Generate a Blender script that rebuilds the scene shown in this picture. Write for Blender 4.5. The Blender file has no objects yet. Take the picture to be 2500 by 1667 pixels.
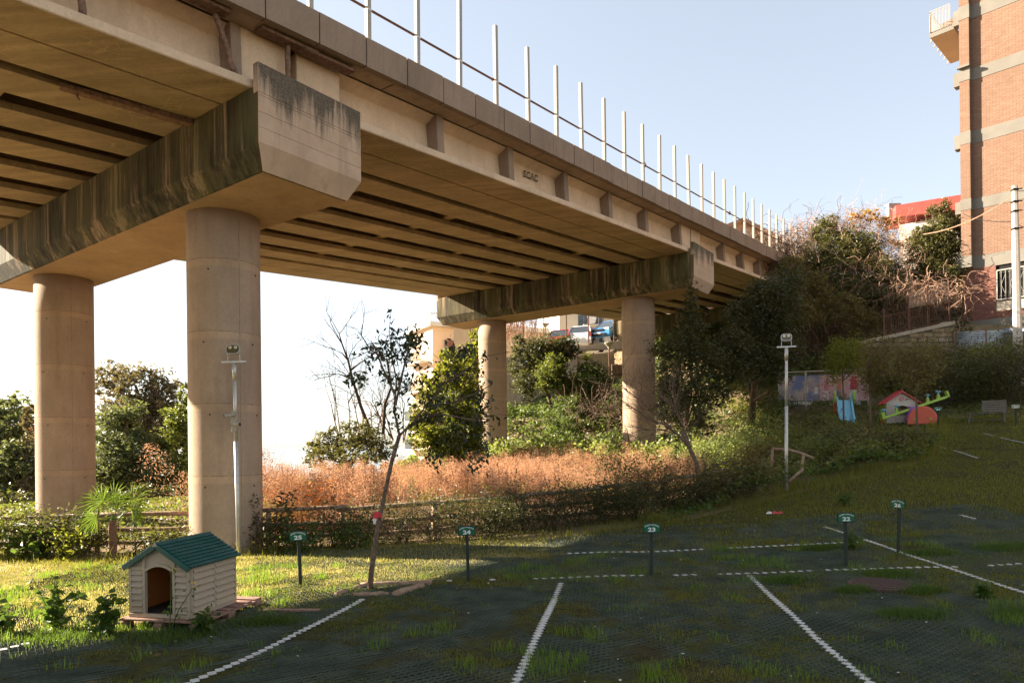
import bpy, math, random
import numpy as np
from mathutils import Vector, Matrix
random.seed(7); rng = np.random.default_rng(7)
S = bpy.context.scene; COL = S.collection
# ------------------------------------------------------------------ camera, sky, sun
F, PX, PY, ROLL, HC = 1667., 1250., 1085., .011, 1.8
cam = bpy.data.cameras.new('camera'); cam.sensor_width = 36; cam.lens = 36*F/2500
cam.shift_y = (PY-833.5)/2500; cam.clip_end = 2000; cam.clip_start = .1
co = bpy.data.objects.new('camera', cam); COL.objects.link(co)
co.matrix_world = Matrix.Translation((0, 0, HC)) @ Matrix.Rotation(math.pi/2, 4, 'X') @ Matrix.Rotation(-ROLL, 4, 'Z')
S.camera = co
SUN_B, SUN_E = math.radians(285), math.radians(24.3)      # compass bearing from +Y, elevation
sd = Vector((math.sin(SUN_B)*math.cos(SUN_E), math.cos(SUN_B)*math.cos(SUN_E), math.sin(SUN_E)))
W = bpy.data.worlds.new('World'); S.world = W; W.use_nodes = True
wn = W.node_tree; wn.nodes.clear()
sky = wn.nodes.new('ShaderNodeTexSky'); sky.sky_type = 'NISHITA'; sky.sun_disc = False
sky.sun_elevation = SUN_E; sky.sun_rotation = SUN_B; sky.air_density = 1.0; sky.dust_density = 1.0; sky.ozone_density = 1.0; sky.altitude = 0
bg = wn.nodes.new('ShaderNodeBackground'); bg.inputs[1].default_value = .092
wo = wn.nodes.new('ShaderNodeOutputWorld'); hs = wn.nodes.new('ShaderNodeHueSaturation'); hs.inputs['Saturation'].default_value = .70; hs.inputs['Value'].default_value = 1.0; gm = wn.nodes.new('ShaderNodeGamma'); gm.inputs[1].default_value = .62
wn.links.new(sky.outputs[0], hs.inputs['Color']); wn.links.new(hs.outputs[0], gm.inputs[0]); wn.links.new(gm.outputs[0], bg.inputs[0]); wn.links.new(bg.outputs[0], wo.inputs[0])
sl = bpy.data.lights.new('sun', 'SUN'); sl.energy = 5.0; sl.angle = math.radians(.53); sl.color = (1, .87, .70)
so = bpy.data.objects.new('sun', sl); COL.objects.link(so); so.rotation_euler = sd.to_track_quat('Z', 'Y').to_euler()
S.view_settings.view_transform = 'Standard'; S.view_settings.look = 'None'; S.view_settings.gamma = 1
S.view_settings.exposure = 2.38
S.cycles.max_bounces = 8; S.cycles.transparent_max_bounces = 8
# ------------------------------------------------------------------ geometry of the place
D2 = np.array([.6, .8]); P2 = np.array([-.8, .6]); O2 = np.array([-5.07, 12.1])
def st(x, y): return (x-O2[0])*D2[0]+(y-O2[1])*D2[1], (x-O2[0])*P2[0]+(y-O2[1])*P2[1]
def XY(s, t):
    t = t+.01*s
    return O2[0]+s*D2[0]+t*P2[0], O2[1]+s*D2[1]+t*P2[1]
def B3(s, t, z):
    x, y = XY(s, t); return np.array([x, y, z])
def zb(s): return 7.10+.0775*s                              # soffit of the girders
SK = [-40, -10, 0, 3, 6, 9, 13, 18, 21, 28.4, 31.7, 36, 45, 60, 90]
ZK = [0, 0, 0, .12, .3, .66, 1.26, 2.08, 2.5, 4.9, 7.2, 10.3, 11, 11.5, 12]
def sm(x, a, b):
    k = np.clip((x-a)/(b-a), 0, 1); return k*k*(3-2*k)
def zg(x, y):
    x = np.asarray(x, float); y = np.asarray(y, float)
    s, t = st(x, y)
    z = np.interp(s, SK, ZK)
    z = z*(1-.58*sm(t, -6.0, -3.6)*sm(s, 5, 10)*(1-sm(s, 18, 27)))
    z = z*(1-.34*sm(t, 6, 9)*sm(s, 23, 28)*(1-sm(s, 33, 34)))
    z = z-(z-7.6)*sm(t, 9, 12)*sm(s, 33, 34)*(1-sm(s, 60, 70))*.999   # below the upper street
    z = z*(1-sm(-x, 1.5, 8)*sm(y, 22, 30))-3.5*sm(-x, 2, 12)*sm(y, 20, 40)
    z = z-14*sm(-x, 25, 140)-40*sm(y-.5*np.maximum(x, 0), 75, 170)
    return z
def ray(u, v):
    a = u-PX; b = PY-v; a, b = a+ROLL*b, b-ROLL*a
    return np.array([a/F, 1., b/F])
def at(u, v, Y):
    r = ray(u, v)*Y; return np.array([r[0], r[1], r[2]+HC])
def gr(u, v, lift=0):
    r = ray(u, v); k = 2.
    while k < 90:
        p = r*k
        if p[2]+HC < zg(p[0], p[1])+lift: break
        k += .02
    return np.array([p[0], p[1], float(zg(p[0], p[1]))])
def G(x, y, dz=0): return np.array([x, y, float(zg(x, y))+dz])
def vn(x, y, sc, seed=0):                                  # smooth value noise 0..1
    x = np.asarray(x, float)/sc+seed*17.3; y = np.asarray(y, float)/sc+seed*9.1
    xi = np.floor(x); yi = np.floor(y); fx = x-xi; fy = y-yi; fx = fx*fx*(3-2*fx); fy = fy*fy*(3-2*fy)
    def h(a, b):
        q = np.sin(a*127.1+b*311.7+seed)*43758.5453; return q-np.floor(q)
    return (h(xi, yi)*(1-fx)+h(xi+1, yi)*fx)*(1-fy)+(h(xi, yi+1)*(1-fx)+h(xi+1, yi+1)*fx)*fy
# ------------------------------------------------------------------ object helpers
def tag(o, label=None, cat=None, group=None, kind=None):
    if label: o['label'] = label
    if cat: o['category'] = cat
    if group: o['group'] = group
    if kind: o['kind'] = kind
    return o
def thing(name, label, cat, loc=(0, 0, 0), rz=0, group=None, kind=None):
    o = bpy.data.objects.new(name, None); COL.objects.link(o); o.empty_display_size = .1
    o.location = [float(c) for c in loc]; o.rotation_euler = (0, 0, rz)
    return tag(o, label, cat, group, kind)
def link(name, me, mat, parent=None, loc=None, kind=None, smooth=False):
    o = bpy.data.objects.new(name, me); COL.objects.link(o)
    if mat is not None and not me.materials: me.materials.append(mat)
    if parent is not None: o.parent = parent
    if loc is not None: o.location = [float(c) for c in loc]
    if kind: o['kind'] = kind
    if smooth: me.polygons.foreach_set('use_smooth', [True]*len(me.polygons))
    return o
def npmesh(name, V, Fs):
    V = np.asarray(V, np.float32); Fs = np.asarray(Fs, np.int32); k = Fs.shape[1]
    me = bpy.data.meshes.new(name); me.vertices.add(len(V)); me.vertices.foreach_set('co', V.ravel())
    me.loops.add(Fs.size); me.loops.foreach_set('vertex_index', Fs.ravel())
    me.polygons.add(len(Fs)); me.polygons.foreach_set('loop_start', np.arange(0, Fs.size, k, dtype=np.int32))
    me.polygons.foreach_set('loop_total', np.full(len(Fs), k, np.int32)); me.update(calc_edges=True); return me
def chain_origin(p):
    q = np.zeros(3)
    while p is not None: q = q+np.array(p.location); p = p.parent
    return q
class MB:
    def __init__(s): s.v = []; s.f = []
    def add(s, vs, fs):
        b = len(s.v); s.v += [tuple(map(float, v)) for v in vs]; s.f += [tuple(i+b for i in f) for f in fs]; return s
    def hexa(s, p): return s.add(p, [(0, 3, 2, 1), (4, 5, 6, 7), (0, 1, 5, 4), (1, 2, 6, 5), (2, 3, 7, 6), (3, 0, 4, 7)])
    def box(s, c, d, R=None, tx=0):
        h = [(-1, -1, -1), (1, -1, -1), (1, 1, -1), (-1, 1, -1), (-1, -1, 1), (1, -1, 1), (1, 1, 1), (-1, 1, 1)]
        p = np.array(h)*np.array(d)/2.
        if R is not None: p = p@np.array(R).T
        return s.hexa(p+np.array(c))
    def cbox(s, c, d, b=.01, R=None):                       # box with chamfered vertical edges and top
        x, y, z = np.array(d)/2.; q = []
        for zz, k in ((-z, 0), (z-b, 0), (z, b)):
            X, Y_ = x-k, y-k
            q += [(X-b, -Y_, zz), (X, -Y_+b, zz), (X, Y_-b, zz), (X-b, Y_, zz), (-X+b, Y_, zz), (-X, Y_-b, zz), (-X, -Y_+b, zz), (-X+b, -Y_, zz)]
        q = np.array(q)
        if R is not None: q = q@np.array(R).T
        q = q+np.array(c); f = [tuple(range(7, -1, -1)), tuple(range(16, 24))]
        for r in (0, 8):
            f += [(r+i, r+(i+1) % 8, r+8+(i+1) % 8, r+8+i) for i in range(8)]
        return s.add(q, f)
    def prism(s, A, Bq):                                    # two matching outlines
        n = len(A); return s.add(list(A)+list(Bq), [tuple(range(n-1, -1, -1)), tuple(range(n, 2*n))]+[(i, (i+1) % n, n+(i+1) % n, n+i) for i in range(n)])
    def tube(s, path, rad, n=6, cap=True):
        path = [np.array(p, float) for p in path]; m = len(path)
        if np.isscalar(rad): rad = [rad]*m
        b = len(s.v); up = None
        for i, p in enumerate(path):
            d = path[min(i+1, m-1)]-path[max(i-1, 0)]; d = d/(np.linalg.norm(d)+1e-9)
            if up is None: up = np.cross(d, [0, 0, 1] if abs(d[2]) < .9 else [1, 0, 0])
            a = up-d*(up@d); a = a/(np.linalg.norm(a)+1e-9); up = a; c = np.cross(d, a)
            for k in range(n):
                t = 2*math.pi*k/n; s.v.append(tuple(p+rad[i]*(a*math.cos(t)+c*math.sin(t))))
        for i in range(m-1):
            for k in range(n): s.f.append((b+i*n+k, b+i*n+(k+1) % n, b+(i+1)*n+(k+1) % n, b+(i+1)*n+k))
        if cap: s.f.append(tuple(b+k for k in range(n-1, -1, -1))); s.f.append(tuple(b+(m-1)*n+k for k in range(n)))
        return s
    def lathe(s, prof, c=(0, 0, 0), n=24, cap=True):
        b = len(s.v); m = len(prof)
        for r, z in prof:
            for k in range(n):
                t = 2*math.pi*k/n; s.v.append((c[0]+r*math.cos(t), c[1]+r*math.sin(t), c[2]+z))
        for i in range(m-1):
            for k in range(n): s.f.append((b+i*n+k, b+i*n+(k+1) % n, b+(i+1)*n+(k+1) % n, b+(i+1)*n+k))
        if cap: s.f.append(tuple(b+k for k in range(n-1, -1, -1))); s.f.append(tuple(b+(m-1)*n+k for k in range(n)))
        return s
    def mesh(s, name='m', off=None):
        me = bpy.data.meshes.new(name); v = np.array(s.v)
        if off is not None: v = v-np.array(off)
        me.from_pydata([tuple(x) for x in v], [], s.f); me.update(); return me
    def build(s, name, mat, parent=None, world=False, smooth=False, kind=None, bevel=0, loc=None):
        off = chain_origin(parent) if world else None
        o = link(name, s.mesh(name, off), mat, parent, loc, kind, smooth)
        if bevel:
            m = o.modifiers.new('bevel', 'BEVEL'); m.width = bevel; m.segments = 1; m.limit_method = 'ANGLE'
        return o
def Rz(a): c, s_ = math.cos(a), math.sin(a); return np.array([[c, -s_, 0], [s_, c, 0], [0, 0, 1.]])
def Rx(a): c, s_ = math.cos(a), math.sin(a); return np.array([[1, 0, 0], [0, c, -s_], [0, s_, c]])
def Ry(a): c, s_ = math.cos(a), math.sin(a); return np.array([[c, 0, s_], [0, 1, 0], [-s_, 0, c]])
def copy_tree(o, parent=None):
    c = o.copy(); COL.objects.link(c); c.parent = parent
    for ch in [q for q in COL.objects if q.parent == o and q != c]: copy_tree(ch, c)
    return c
# ------------------------------------------------------------------ materials
class M:
    def __init__(s, name, rough=.8, spec=.3):
        s.m = bpy.data.materials.new(name); s.m.use_nodes = True; s.t = s.m.node_tree; s.t.nodes.clear()
        s.out = s.t.nodes.new('ShaderNodeOutputMaterial'); s.p = s.t.nodes.new('ShaderNodeBsdfPrincipled')
        s.p.inputs['Roughness'].default_value = rough; s.p.inputs['Specular IOR Level'].default_value = spec
        s.t.links.new(s.p.outputs[0], s.out.inputs[0]); s.g = s.t.nodes.new('ShaderNodeNewGeometry'); s.tc = s.t.nodes.new('ShaderNodeTexCoord')
        s.pos = s.g.outputs['Position']
    def n(s, t, **k):
        q = s.t.nodes.new(t)
        for a, b in k.items(): setattr(q, a, b)
        return q
    def l(s, a, b): s.t.links.new(a, b)
    def mp(s, src, scale=(1, 1, 1), rot=(0, 0, 0), loc=(0, 0, 0)):
        q = s.n('ShaderNodeMapping'); s.l(src, q.inputs[0]); q.inputs['Scale'].default_value = scale; q.inputs['Rotation'].default_value = rot; q.inputs['Location'].default_value = loc; return q.outputs[0]
    def noise(s, scale, src=None, detail=4, rough=.55, dist=0):
        q = s.n('ShaderNodeTexNoise'); q.inputs['Scale'].default_value = scale; q.inputs['Detail'].default_value = detail; q.inputs['Roughness'].default_value = rough; q.inputs['Distortion'].default_value = dist
        s.l(src if src is not None else s.pos, q.inputs[0]); return q.outputs[0]
    def ramp(s, src, *st_):
        q = s.n('ShaderNodeValToRGB'); e = q.color_ramp.elements
        while len(e) < len(st_): e.new(.5)
        for i, (p, c) in enumerate(st_):
            e[i].position = p; e[i].color = (c, c, c, 1) if np.isscalar(c) else tuple(c)+(1,)
        s.l(src, q.inputs[0]); return q.outputs[0]
    def mix(s, f, a, b, mode='MIX'):
        q = s.n('ShaderNodeMix', data_type='RGBA', blend_type=mode)
        for i, x in ((0, f), (6, a), (7, b)):
            if hasattr(x, 'links'): s.l(x, q.inputs[i])
            elif np.isscalar(x): q.inputs[i].default_value = x
            else: q.inputs[i].default_value = tuple(x)+(1,)
        return q.outputs[2]
    def math(s, op, a, b=0.):
        q = s.n('ShaderNodeMath', operation=op)
        for i, x in ((0, a), (1, b)):
            if hasattr(x, 'links'): s.l(x, q.inputs[i])
            else: q.inputs[i].default_value = x
        return q.outputs[0]
    def sep(s, src=None):
        q = s.n('ShaderNodeSeparateXYZ'); s.l(src if src is not None else s.pos, q.inputs[0]); return q.outputs
    def col(s, c):
        if hasattr(c, 'links'): s.l(c, s.p.inputs['Base Color'])
        else: s.p.inputs['Base Color'].default_value = tuple(c)+(1,)
        return s
    def bump(s, h, d=.01, st_=.6):
        q = s.n('ShaderNodeBump'); q.inputs['Distance'].default_value = d; q.inputs['Strength'].default_value = st_; s.l(h, q.inputs['Height']); s.l(q.outputs[0], s.p.inputs['Normal']); return s
def flat(name, c, rough=.6, var=.18, sc=9, metal=0, spec=.3, bump=0):
    m = M(name, rough, spec); a = tuple(x*(1-var) for x in c); b = tuple(min(1, x*(1+var)) for x in c)
    n_ = m.noise(sc); m.col(m.ramp(n_, (.3, a), (.7, b))); m.p.inputs['Metallic'].default_value = metal
    if bump: m.bump(n_, bump)
    return m.m
def plastic(name, c, rough=.38):
    m = M(name, rough, .5); n_ = m.noise(5, detail=6); fade = tuple(min(1, x*.82+.05) for x in c)
    m.col(m.mix(m.ramp(n_, (.45, 0.), (.75, .6)), c, fade)); m.bump(m.noise(60), .002, .3); return m.m
def glowing_plastic(name, c, tc, k=.35):
    mt = plastic(name, c); t = mt.node_tree; p = [n for n in t.nodes if n.type == 'BSDF_PRINCIPLED'][0]; o = [n for n in t.nodes if n.type == 'OUTPUT_MATERIAL'][0]
    tr = t.nodes.new('ShaderNodeBsdfTranslucent'); tr.inputs[0].default_value = (*tc, 1); mx = t.nodes.new('ShaderNodeMixShader'); mx.inputs[0].default_value = k
    t.links.new(p.outputs[0], mx.inputs[1]); t.links.new(tr.outputs[0], mx.inputs[2]); t.links.new(mx.outputs[0], o.inputs[0]); return mt
def concrete(name, base, dark, streak=0., green=0., lifts=0, board=0):
    m = M(name, .88, .2)
    n1 = m.noise(1.3, detail=6, rough=.65); n2 = m.noise(22, detail=5, rough=.7); n3 = m.noise(6, m.mp(m.pos, (1, 1, .12)), detail=5, rough=.6)
    c = m.mix(m.ramp(n1, (.32, .0), (.7, 1.)), base, tuple(x*.78 for x in base))
    c = m.mix(m.ramp(n3, (.5, 0.), (.78, .45)), c, dark)
    c = m.mix(m.ramp(n2, (.35, .22), (.55, 0.)), c, tuple(x*.45 for x in base))
    vo = m.n('ShaderNodeTexVoronoi'); vo.inputs['Scale'].default_value = 7; m.l(m.pos, vo.inputs[0])
    pit = m.ramp(vo.outputs[0], (.02, 1.), (.06, 0.)); c = m.mix(m.math('MULTIPLY', pit, .6), c, tuple(x*.3 for x in base))
    if streak:
        a = m.noise(2.2, m.mp(m.pos, (1, 1, .05)), detail=9, rough=.8); b = m.noise(9, m.mp(m.pos, (1, 1, .05)), detail=4)
        k = m.math('MULTIPLY', m.ramp(a, (.56-.145*streak, 0.), (.60-.115*streak, 1.)), m.ramp(b, (.2, .55), (.42, 1.)))
        big = m.ramp(m.noise(.45), (.3, .88 if streak > .9 else .2), (.6, 1.)); k = m.math('MULTIPLY', k, big)
        g = m.mix(m.ramp(m.noise(5, m.mp(m.pos, (1, 1, .10)), detail=6, rough=.7), (.38, 0.), (.62, 1.)), (.014, .011, .007), (.075, .066, .024))
        c = m.mix(m.math('MULTIPLY', k, min(1, streak)), c, g)
    if green:
        c = m.mix(m.ramp(m.noise(.8, m.mp(m.pos, (1, 1, .3))), (.5, 0.), (.75, green)), c, (.13, .13, .04))
    if green > .3 and not streak:                             # weathered soffits: long grain, damp edges, pale lime veins
        gl = m.noise(3.5, m.mp(m.pos, (.10, 1, 1), (0, 0, -.927)), detail=8, rough=.75)
        c = m.mix(m.ramp(gl, (.40, .55), (.58, 0.)), c, tuple(x*.45 for x in base)); c = m.mix(m.ramp(gl, (.56, 0.), (.74, .5)), c, tuple(min(1, x*1.35) for x in base))
        ve = m.n('ShaderNodeTexVoronoi', feature='DISTANCE_TO_EDGE'); ve.inputs['Scale'].default_value = 5; w_ = m.mix(.35, m.pos, m.n('ShaderNodeTexNoise').outputs[1], 'ADD'); m.l(w_, ve.inputs[0])
        c = m.mix(m.math('MULTIPLY', m.ramp(ve.outputs[0], (.0, .5), (.035, 0.)), m.ramp(n1, (.5, 0.), (.6, 1.))), c, (.62, .46, .28))
    if not streak:
        blot = m.noise(.7, m.mp(m.pos, (1, 1, .5)), detail=9, rough=.78); c = m.mix(m.ramp(blot, (.34, .55), (.5, 0.)), c, tuple(x*.55 for x in base)); c = m.mix(m.ramp(blot, (.56, 0.), (.72, .35)), c, (min(1, base[0]*1.2), min(1, base[1]*1.24), min(1, base[2]*1.32)))
    m.col(c); hgt = m.math('ADD', m.math('MULTIPLY', n2, .5), m.math('MULTIPLY', pit, -1.2)); m.bump(hgt, .012, .5); return m.m
def leafmat(name, a, b, c, gloss=.45, trans=.42, tcol=None):
    m = M(name, gloss, .35); r = m.g.outputs['Random Per Island']
    k = m.ramp(r, (0., a), (.45, b), (1., c)); k = m.mix(m.ramp(m.noise(1.1), (.35, .0), (.7, .55)), k, tuple(x*.6 for x in b)); m.col(k)
    tr = m.n('ShaderNodeBsdfTranslucent'); tt = m.mix(.6, k, tcol or (b[0]*2.6, b[1]*2.4, b[2]*1.2)); m.l(tt, tr.inputs[0])
    mx = m.n('ShaderNodeMixShader'); mx.inputs[0].default_value = trans; m.l(m.p.outputs[0], mx.inputs[1]); m.l(tr.outputs[0], mx.inputs[2]); m.l(mx.outputs[0], m.out.inputs[0])
    return m.m
CB = (.50, .355, .235)
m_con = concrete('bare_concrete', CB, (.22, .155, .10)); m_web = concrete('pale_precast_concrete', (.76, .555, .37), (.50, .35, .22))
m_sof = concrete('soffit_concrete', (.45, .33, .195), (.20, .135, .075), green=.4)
m_cap = concrete('streaked_cap_concrete', (.29, .21, .13), (.07, .05, .03), streak=1.06, green=.6)
m_cape = concrete('cap_end_concrete', (.62, .43, .29), (.19, .125, .085), streak=.5)
m_par = concrete('parapet_concrete', (.34, .245, .175), (.15, .105, .08))
m_col = concrete('column_concrete', (.44, .32, .225), (.23, .16, .105))
m_rough = concrete('old_wall_concrete', (.42, .36, .27), (.14, .12, .08), streak=.15)
m_galv = flat('galvanised_steel', (.52, .50, .46), .42, .12, 14, .55)
m_white = flat('white_painted_steel', (.36, .325, .27), .5, .12, 30)
m_rust = flat('rusty_steel', (.13, .062, .04), .8, .4, 25, bump=.004)
m_dark = flat('dark_recess', (.012, .010, .008), .9)
m_timber = flat('weathered_timber', (.20, .115, .075), .85, .45, 18, bump=.01)
m_log = flat('fence_log_wood', (.27, .175, .115), .85, .35, 16, bump=.01)
m_bark = flat('tree_bark', (.15, .10, .07), .9, .4, 22, bump=.01); m_barkd = flat('dark_bark', (.075, .052, .038), .9, .4, 22, bump=.01)
m_gloss = flat('glass_dark', (.05, .06, .07), .08, .1, 3, spec=.8)
# ================================================================== ground
m = M('hill_soil', .95, .1); n1 = m.noise(.7, detail=7, rough=.65); n2 = m.noise(9, detail=5)
m.col(m.mix(m.ramp(n2, (.35, .0), (.7, .4)), m.ramp(n1, (.3, (.12, .12, .05)), (.5, (.24, .17, .10)), (.7, (.36, .25, .16))), (.05, .04, .02))); m.bump(n2, .05); m_soil = m.m
xs = np.concatenate([np.linspace(-900, -60, 22), np.arange(-56, 60, .8), np.linspace(64, 900, 22)])
ys = np.concatenate([np.linspace(-30, 0, 10), np.arange(.5, 75, .8), np.linspace(80, 1500, 30)])
X, Y = np.meshgrid(xs, ys); Z = zg(X, Y)+(vn(X, Y, 1.7, 3)-.5)*.16*sm(st(X, Y)[0], 16, 30)-.03
nx, ny = len(xs), len(ys); ii = (np.arange(ny-1)[:, None]*nx+np.arange(nx-1)).ravel()
o = link('ground', npmesh('ground', np.stack([X, Y, Z], -1).reshape(-1, 3), np.stack([ii, ii+1, ii+nx+1, ii+nx], 1)), m_soil, kind='structure', smooth=True)
tag(o, 'bare brown earth and grassy hillside rising under the viaduct')
m = M('added_sea_water', .12, .5); m.col((.10, .13, .15)); m.bump(m.noise(.02, detail=8), .4, .25)
tag(link('sea', npmesh('sea', [(-4000, 60, -17), (4000, 60, -17), (4000, 9000, -17), (-4000, 9000, -17)], [(0, 1, 2, 3)]), m.m, kind='structure'), 'pale sheet of water added to mirror the sky under the bright horizon')  # added water plane; mirrors the sky so the far ground turns white
cam.clip_end = 12000
# parking surface: outline along the verge
EDGE = [(-30, 11.0), (-8.3, 11.0), (-4.3, 11.6), (.55, 12.1), (3.6, 13.3), (5.85, 14.7), (10.3, 16.9), (13.0, 20.6), (14.2, 22.6), (17.5, 20.6), (30, 16)]
ex, ey = zip(*EDGE)
def inlot(x, y): return y < np.interp(x, ex, ey)
AX = math.radians(81)                                         # lattice axis
m = M('parking_soil_and_moss', 1, .02)
soil = m.ramp(m.noise(3.5, detail=6), (.3, (.024, .018, .010)), (.7, (.07, .050, .030)))
moss = m.ramp(m.noise(30, detail=4), (.3, (.035, .040, .009)), (.7, (.10, .10, .018)))
patch = m.math('ADD', m.math('MULTIPLY', m.noise(.55, detail=8, rough=.8), .55), m.math('MULTIPLY', m.noise(14, detail=5, rough=.75), .45))
sunlit_straw = m.ramp(m.noise(8, detail=6), (.3, (.24, .20, .09)), (.7, (.42, .34, .19)))
xyz = m.sep(); far = m.ramp(m.math('MULTIPLY', xyz[1], .05), (.48, 0.), (.66, .25))
c = m.mix(m.ramp(m.math('ADD', patch, m.math('MULTIPLY', far, .12)), (.45, 0.), (.56, 1.)), soil, moss)
lat = None
for a in (AX+math.radians(46), AX-math.radians(46)):
    q = m.sep(m.mp(m.pos, (1, 1, 1), (0, 0, -a)))[1]
    fr = m.math('PINGPONG', q, .0305); ln = m.ramp(m.math('MULTIPLY', fr, 20), (.10, 1.), (.17, 0.))
    lat = ln if lat is None else m.math('MAXIMUM', lat, ln)
vis = m.ramp(m.noise(1.6, detail=9, rough=.85), (.40, .85), (.60, .15)); lat = m.math('MULTIPLY', lat, vis)
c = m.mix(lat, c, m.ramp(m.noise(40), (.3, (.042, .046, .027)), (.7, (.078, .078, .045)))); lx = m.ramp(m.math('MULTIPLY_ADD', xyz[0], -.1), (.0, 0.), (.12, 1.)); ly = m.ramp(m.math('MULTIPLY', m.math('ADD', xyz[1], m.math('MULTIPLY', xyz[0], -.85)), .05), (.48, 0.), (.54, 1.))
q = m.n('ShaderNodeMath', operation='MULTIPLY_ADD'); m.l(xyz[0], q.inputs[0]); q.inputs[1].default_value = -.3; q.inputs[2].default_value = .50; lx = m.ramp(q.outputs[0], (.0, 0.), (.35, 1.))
c = m.mix(m.math('MULTIPLY', m.math('MULTIPLY', lx, ly), m.ramp(m.noise(1.2, detail=7, rough=.75), (.36, .35), (.5, 1.))), c, sunlit_straw)  # dry grass tone cut to the sun's edge; sunlight is put into the colour
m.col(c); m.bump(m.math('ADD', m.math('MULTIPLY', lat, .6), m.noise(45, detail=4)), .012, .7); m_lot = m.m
gx = np.arange(-16, 26, .25); gy = np.arange(-4, 26, .25); X, Y = np.meshgrid(gx, gy)
X = X+0; Yc = np.minimum(Y, np.interp(X, ex, ey)); Z = zg(X, Yc)+.012+(vn(X, Yc, .9, 5)-.5)*.03
keep = (Y-.25 < np.interp(X, ex, ey)); nx = len(gx); ii = (np.arange(len(gy)-1)[:, None]*nx+np.arange(nx-1)); ok = keep[:-1, :-1] & keep[1:, :-1] & keep[1:, 1:] & keep[:-1, 1:]; ii = ii[ok]
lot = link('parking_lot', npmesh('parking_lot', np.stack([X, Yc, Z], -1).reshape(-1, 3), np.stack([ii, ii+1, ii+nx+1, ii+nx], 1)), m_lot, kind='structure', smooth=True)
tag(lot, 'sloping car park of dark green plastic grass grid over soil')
def zlot(x, y): return zg(x, y)+.012+(vn(x, y, .9, 5)-.5)*.03
# raised plastic strands near the camera
m = M('green_plastic_mesh', .85, .12); m.col(m.ramp(m.noise(3), (.3, (.042, .052, .036)), (.7, (.086, .098, .068)))); m_net = m.m
V = []; Fq = []; nb = 0
for a in (AX+math.radians(46), AX-math.radians(46)):
    d = np.array([math.cos(a), math.sin(a)]); nrm = np.array([-d[1], d[0]])
    for off in np.arange(-12, 12, .061):
        l = np.arange(-16, 16, .15); jit = off+.004*np.sin(l*9+off*40)
        x = .5+d[0]*l+nrm[0]*jit; y = 8.5+d[1]*l+nrm[1]*jit
        k = (y > 4.6) & (y < 12.6) & (x > -6.5) & (x < 8.6) & inlot(x, y+.15) & (abs(x) < y*.80+.4)
        z = zlot(x, y)+.002+.011*(1-sm(vn(x, y, .8, 8)*.5+vn(x, y, .22, 9)*.3+vn(x, y, .09, 10)*.2, .50, .72)*1.7)
        p0 = np.stack([x+nrm[0]*.0045, y+nrm[1]*.0045, z-.008], 1); p1 = np.stack([x, y, z+.006], 1); p2 = np.stack([x-nrm[0]*.0045, y-nrm[1]*.0045, z-.008], 1)
        n_ = len(x); V.append(np.concatenate([p0, p1, p2])); i = np.arange(n_-1)[k[:-1] & k[1:]]
        Fq.append(np.stack([i, i+1, i+1+n_, i+n_], 1)+nb); Fq.append(np.stack([i+n_, i+1+n_, i+1+2*n_, i+2*n_], 1)+nb); nb += 3*n_
o = link('plastic_grid', npmesh('plastic_grid', np.concatenate(V), np.concatenate(Fq)), m_net, lot, kind='stuff')
# ---------------------------------------------------------------- bay lines: white marker tiles
m_tile = flat('white_marker_plastic', (.52, .50, .46), .6, .25, 30)
tm = MB(); tm.prism([(.043, 0, 0), (.010, .040, 0), (-.010, .040, 0), (-.043, 0, 0), (-.010, -.040, 0), (.010, -.040, 0)], [(.041, 0, .008), (.009, .037, .008), (-.009, .037, .008), (-.041, 0, .008), (-.009, -.037, .008), (.009, -.037, .008)])
tile_me = tm.mesh('tile'); tile_me.materials.append(m_tile)
LINES = [((-4.75, 5.6), (-4.46, 6.3), 'short white line at the corner left of the kennel'), ((-2.75, 4.2), (-1.80, 7.93), 'curving white bay line ending at the logs of the leaning tree'),
         ((-.12, 4.3), (.60, 8.62), 'white bay line running up to the cross line between signs 24 and 23'), ((2.52, 4.1), (3.0, 8.70), 'white bay line running up between signs 23 and 22'),
         ((5.62, 6.3), (5.38, 11.8), 'long white bay line crossing the line behind sign 22'), ((-.9, 8.96), (6.7, 8.66), 'white cross line running past the feet of signs 24, 23 and 22'),
         ((.81, 10.5), (5.29, 10.42), 'thin white line across the lot behind sign 23'), ((7.9, 10.3), (7.72, 11.8), 'white bay line right of sign 26 on the slope'),
         ((11.33, 16.6), (11.58, 18.7), 'short white line far up the slope below sign 34'), ((13.3, 17.7), (13.52, 19.6), 'short white line farthest up the slope near the bench')]
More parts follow.
